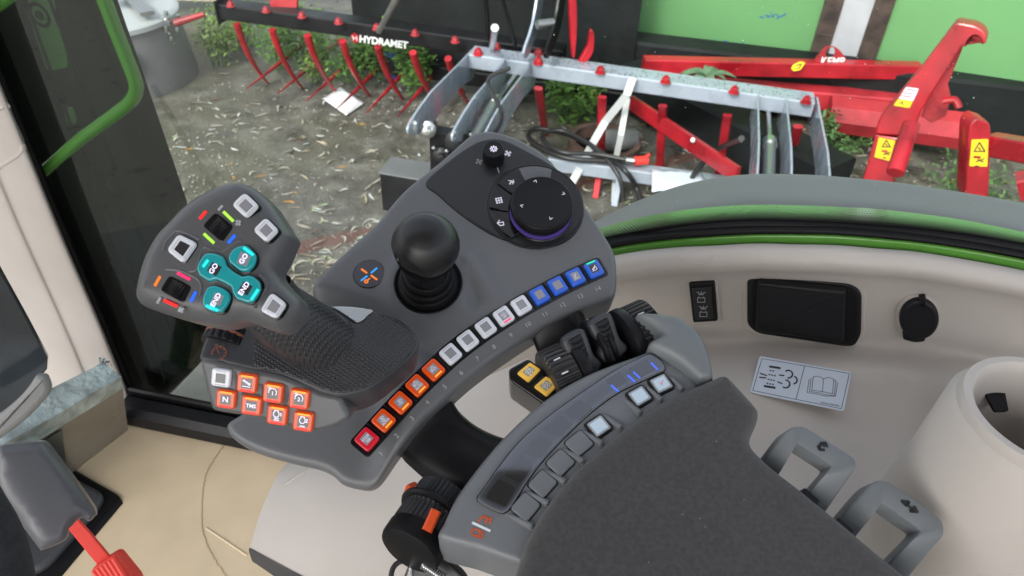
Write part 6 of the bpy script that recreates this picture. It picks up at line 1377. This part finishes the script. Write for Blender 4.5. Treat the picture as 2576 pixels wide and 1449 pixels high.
# ------------------------------------------------------------------ lever cluster
def cylx(P, Q, x=None): return axisM(P, Q, x)
LC = at(1480, 850, .68); lt = thing('lever_cluster', 'black cluster of two ribbed wheels and two paddle levers above the armrest', 'lever cluster', MF(LC)); LI = MF(-LC)
LF = Frame(1500, 860, .675, 66)                # local plane of the cluster
ax2 = Vector((*(LF.uv(R4(1640, 560)) - LF.uv(R4(1120, 800))), 0)).normalized()
def LP(x, y, h): q = LF.uv(R4(x, y), h); return LF.M @ Vector((q.x, q.y, h))
axw = LF.M.to_3x3() @ ax2
def wheel(c, r, prof, nm, m, rib=None, n=96):
    M = axisM(c, c + axw); g = G().lathe([(r * a, z) for a, z in prof], M, n, rib=rib); g.xf(LI); return g.build(nm, m, lt)
for cx_, cy_ in ((1140, 840), (1630, 570)):
    c = LP(cx_, cy_, -.008); r = .0305
    wheel(c, r, [(.3, -.0125), (.90, -.0125), (.985, -.0110), (1, -.0095), (1, .0085), (.985, .0095), (.3, .0098)], 'ribbed_wheel', wheelb, rib=(-.0112, .0092, 4, -.0026), n=144)
    wheel(c + axw * (.0105 if cx_ < 1300 else -.0215), r * 1.04, [(.3, 0), (.93, 0), (.99, .0012), (1, .003), (1, .007), (.97, .0095), (.3, .010)], 'side_disc', blackpl)
    for s in (-.15, .32):
        nrm_ = (LF.N * math.cos(s) + LF.N.cross(axw) * math.sin(s)); p = c + nrm_ * (r - .0004); g = G().bar(p - axw * .006, p + axw * .0, .0012, .0008, nrm_); g.xf(LI); g.build('white_tick', printw, lt)
for (cx_, cy_) in ((1255, 690), (1415, 590)):
    o = LP(cx_, cy_, .016); y = LF.N.cross(axw).normalized(); fr_ = Frame(0, 0, 0, 0, o=o, n=(LF.N * .85 - y * .5).normalized(), ux=axw)
    T2 = [(-.011, .017), (-.004, .020), (.008, .020), (.011, .014), (.0105, -.004), (.014, -.013), (.012, -.018), (.0, -.0225), (-.010, -.020), (-.0125, -.012), (-.0085, -.002), (-.0115, .008)]
    g = G().slab([v.to_2d() for v in cat([Vector((*p, 0)) for p in T2], 4, True)], -.007, .001, .003, 4); g.xf(LI @ fr_.M); lv = g.build('paddle_lever', darkgrey, lt)
    g = G().slab(rnd([(-.007, .016), (.006, .017), (.005, -.004), (.0, -.012), (-.005, -.004)], .002, 3), .0, .0022, .0008, 2); g.xf(LI @ fr_.M); g.build('finger_pad', blackpl, lv)
    for k in range(4): g = G().tube([(-.0055, .012 - k * .0045, .0022), (0, .0105 - k * .0045, .0030), (.005, .012 - k * .0045, .0022)], .0008, 6); g.xf(LI @ fr_.M); g.build('grip_ridge', blackpl, lv)
for (cx_, cy_, r) in ((1330, 660, .027), (1375, 632, .026)):
    c = LP(cx_, cy_, -.006); wheel(c, r, [(.2, 0), (.95, 0), (1, .001), (1, .0035), (.95, .0045), (.2, .0045)], 'divider_disc', blackpl)
g = G(); g.bar(LP(1130, 850, -.03), LP(1660, 590, -.03), .05, .03, LF.N, .006); g.xf(LI); g.build('cluster_base', blackgl, lt)
# two yellow keys box
YF = Frame(1362, 962, .655, 66, -4)
yt = thing('pto_switch_box', 'small black switch box with two glowing yellow keys', 'switch box', YF.M)
G().slab(rnd(YF.uvs(mp(R4, [(815, 780), (935, 714), (1170, 888), (1045, 1000), (830, 850)])), .003, 4), -.045, .0, .002, 4).build('box', blackgl, yt)
for q in ([(866, 812), (945, 746), (1010, 790), (935, 866)], [(968, 893), (1042, 829), (1116, 880), (1045, 952)]):
    o = rnd(YF.uvs(mp(R4, q)), .0016, 3); c = sum(o, Vector((0, 0))) / len(o)
    G().slab(inset(ccw(o), -.0022), -.001, .0012, .0008, 2).build('key_bezel', blackgl, yt)
    k = G().slab(o, .0, .0042, .0013, 4).build('key', yelk, yt); G().slab(rnd([c + (p - c) * .55 for p in o], .0006, 2), .0042, .0044, .0001, 1).build('display', mat('key display warm', (.22, .20, .16), .3, emit=(.8, .75, .6), es=.03) if 'key display warm' not in M_ else M_['key display warm'], k)
    strokes([[(.35 * math.cos(k_ * .785), .35 * math.sin(k_ * .785)) for k_ in range(9)], [(-.8, .7), (.8, .7), (.8, -.3)], [(-.8, .7), (-.8, -.6), (-.2, -.6)], [(0, -.8), (.7, -.8)], [(.5, -.6), (.75, -.8), (.5, -1)]] + [[(.45 * math.cos(k_ * .785), .45 * math.sin(k_ * .785)), (.6 * math.cos(k_ * .785), .6 * math.sin(k_ * .785))] for k_ in range(8)], .0005, .0044, .0001, c, math.radians(-15), .0036).build('gear_symbol', printw, k)
# ------------------------------------------------------------------ stacked wheels with orange tabs, lower left of the armrest
W0, W1 = at(*R5(560, 800), .645), at(*R5(335, 1140), .625)
wt2 = thing('stacked_hand_wheels', 'stack of ribbed black hand wheels with orange tabs at the near end of the armrest', 'hand wheel', MF(W0)); WI = MF(-W0)
wa = (W1 - W0).normalized(); wl = (W1 - W0).length
def wl_(s, prof, nm, m, rib=None): g = G().lathe(prof, axisM(W0 + wa * s, W0 + wa * (s + 1)), 144, rib=rib); g.xf(WI); return g.build(nm, m, wt2)
r = .0245
wl_(-.004, [(.005, 0), (r * .93, 0), (r, .002), (r, .0155), (r * .97, .017), (.005, .017)], 'ribbed_wheel', wheelb, rib=(.002, .0155, 4, -.0019))
wl_(.013, [(.005, 0), (r * 1.12, 0), (r * 1.19, .0015), (r * 1.20, .0035), (r * 1.15, .0055), (.005, .006)], 'divider_disc', blackpl)
wl_(.019, [(.005, 0), (r * 1.02, 0), (r * 1.03, .002), (r * 1.03, .016), (r, .0175), (.005, .018)], 'ribbed_wheel', wheelb, rib=(.002, .016, 4, -.0019))
wl_(.037, [(.005, 0), (r * 1.03, 0), (r * 1.05, .002), (r * 1.04, .013), (r * 1.0, .0155), (r * .93, .0165), (.0, .0168)], 'end_cap', rubber)
for p, q, wd in ((R5(505, 890), R5(430, 1055), .0085),):
    a, b = at(*p, .603), at(*q, .601); v = (CAM - a).normalized(); g = G().bar(a, b, wd * .95, .006, v, .0015); g.xf(WI); g.build('orange_tab', orangep, wt2)
a, b = at(*R5(290, 750), .640), at(*R5(345, 722), .645); g = G().bar(a, b, .011, .012, Z, .002); g.xf(WI); g.build('orange_tab', orangep, wt2)
# ------------------------------------------------------------------ cable loop, bracket and chrome pin at the bottom edge
CF = at(1060, 1430, .68); kt_ = thing('cable_and_bracket', 'black bracket with chrome threaded pin and looped cable under the armrest corner', 'bracket', MF(CF)); CI = MF(-CF)
def CB(g, n, m): g.xf(CI); return g.build(n, m, kt_)
CB(G().tube(cat([at(*R5(x, y), .66) for x, y in ((150, 1500), (145, 1400), (175, 1330), (235, 1295), (300, 1300), (330, 1330))], 7), .0022, 8), 'cable', hose)
CB(G().tube(cat([at(*R5(x, y), .665) for x, y in ((240, 1290), (260, 1262), (300, 1275), (330, 1300))], 6), .0012, 6), 'steel_wire', chrome)
bf2 = Frame(*R5(400, 1350), .64, 40, -20); CB((lambda g: (g.xf(bf2.M), g)[1])(G().slab(rnd(bf2.uvs(mp(R5, [(300, 1320), (370, 1262), (510, 1235), (700, 1400), (800, 1560), (420, 1560), (300, 1480)])), .002, 2), -.01, 0, .002, 2)), 'bracket', darkgrey)
p, q = at(*R5(395, 1320), .625), at(*R5(575, 1440), .625)
g = G(); n_ = 22; d = (q - p)
g.tube([p + d * (k / n_) for k in range(n_ + 1)], [.0042 if k % 2 else .0034 for k in range(n_ + 1)], 12); CB(g, 'threaded_pin', chrome)
CB(G().tube(cat([at(*R5(x, y), .64) for x, y in ((250, 1440), (280, 1360), (295, 1345), (290, 1400), (270, 1470))], 6), .0010, 6), 'steel_wire', chrome)
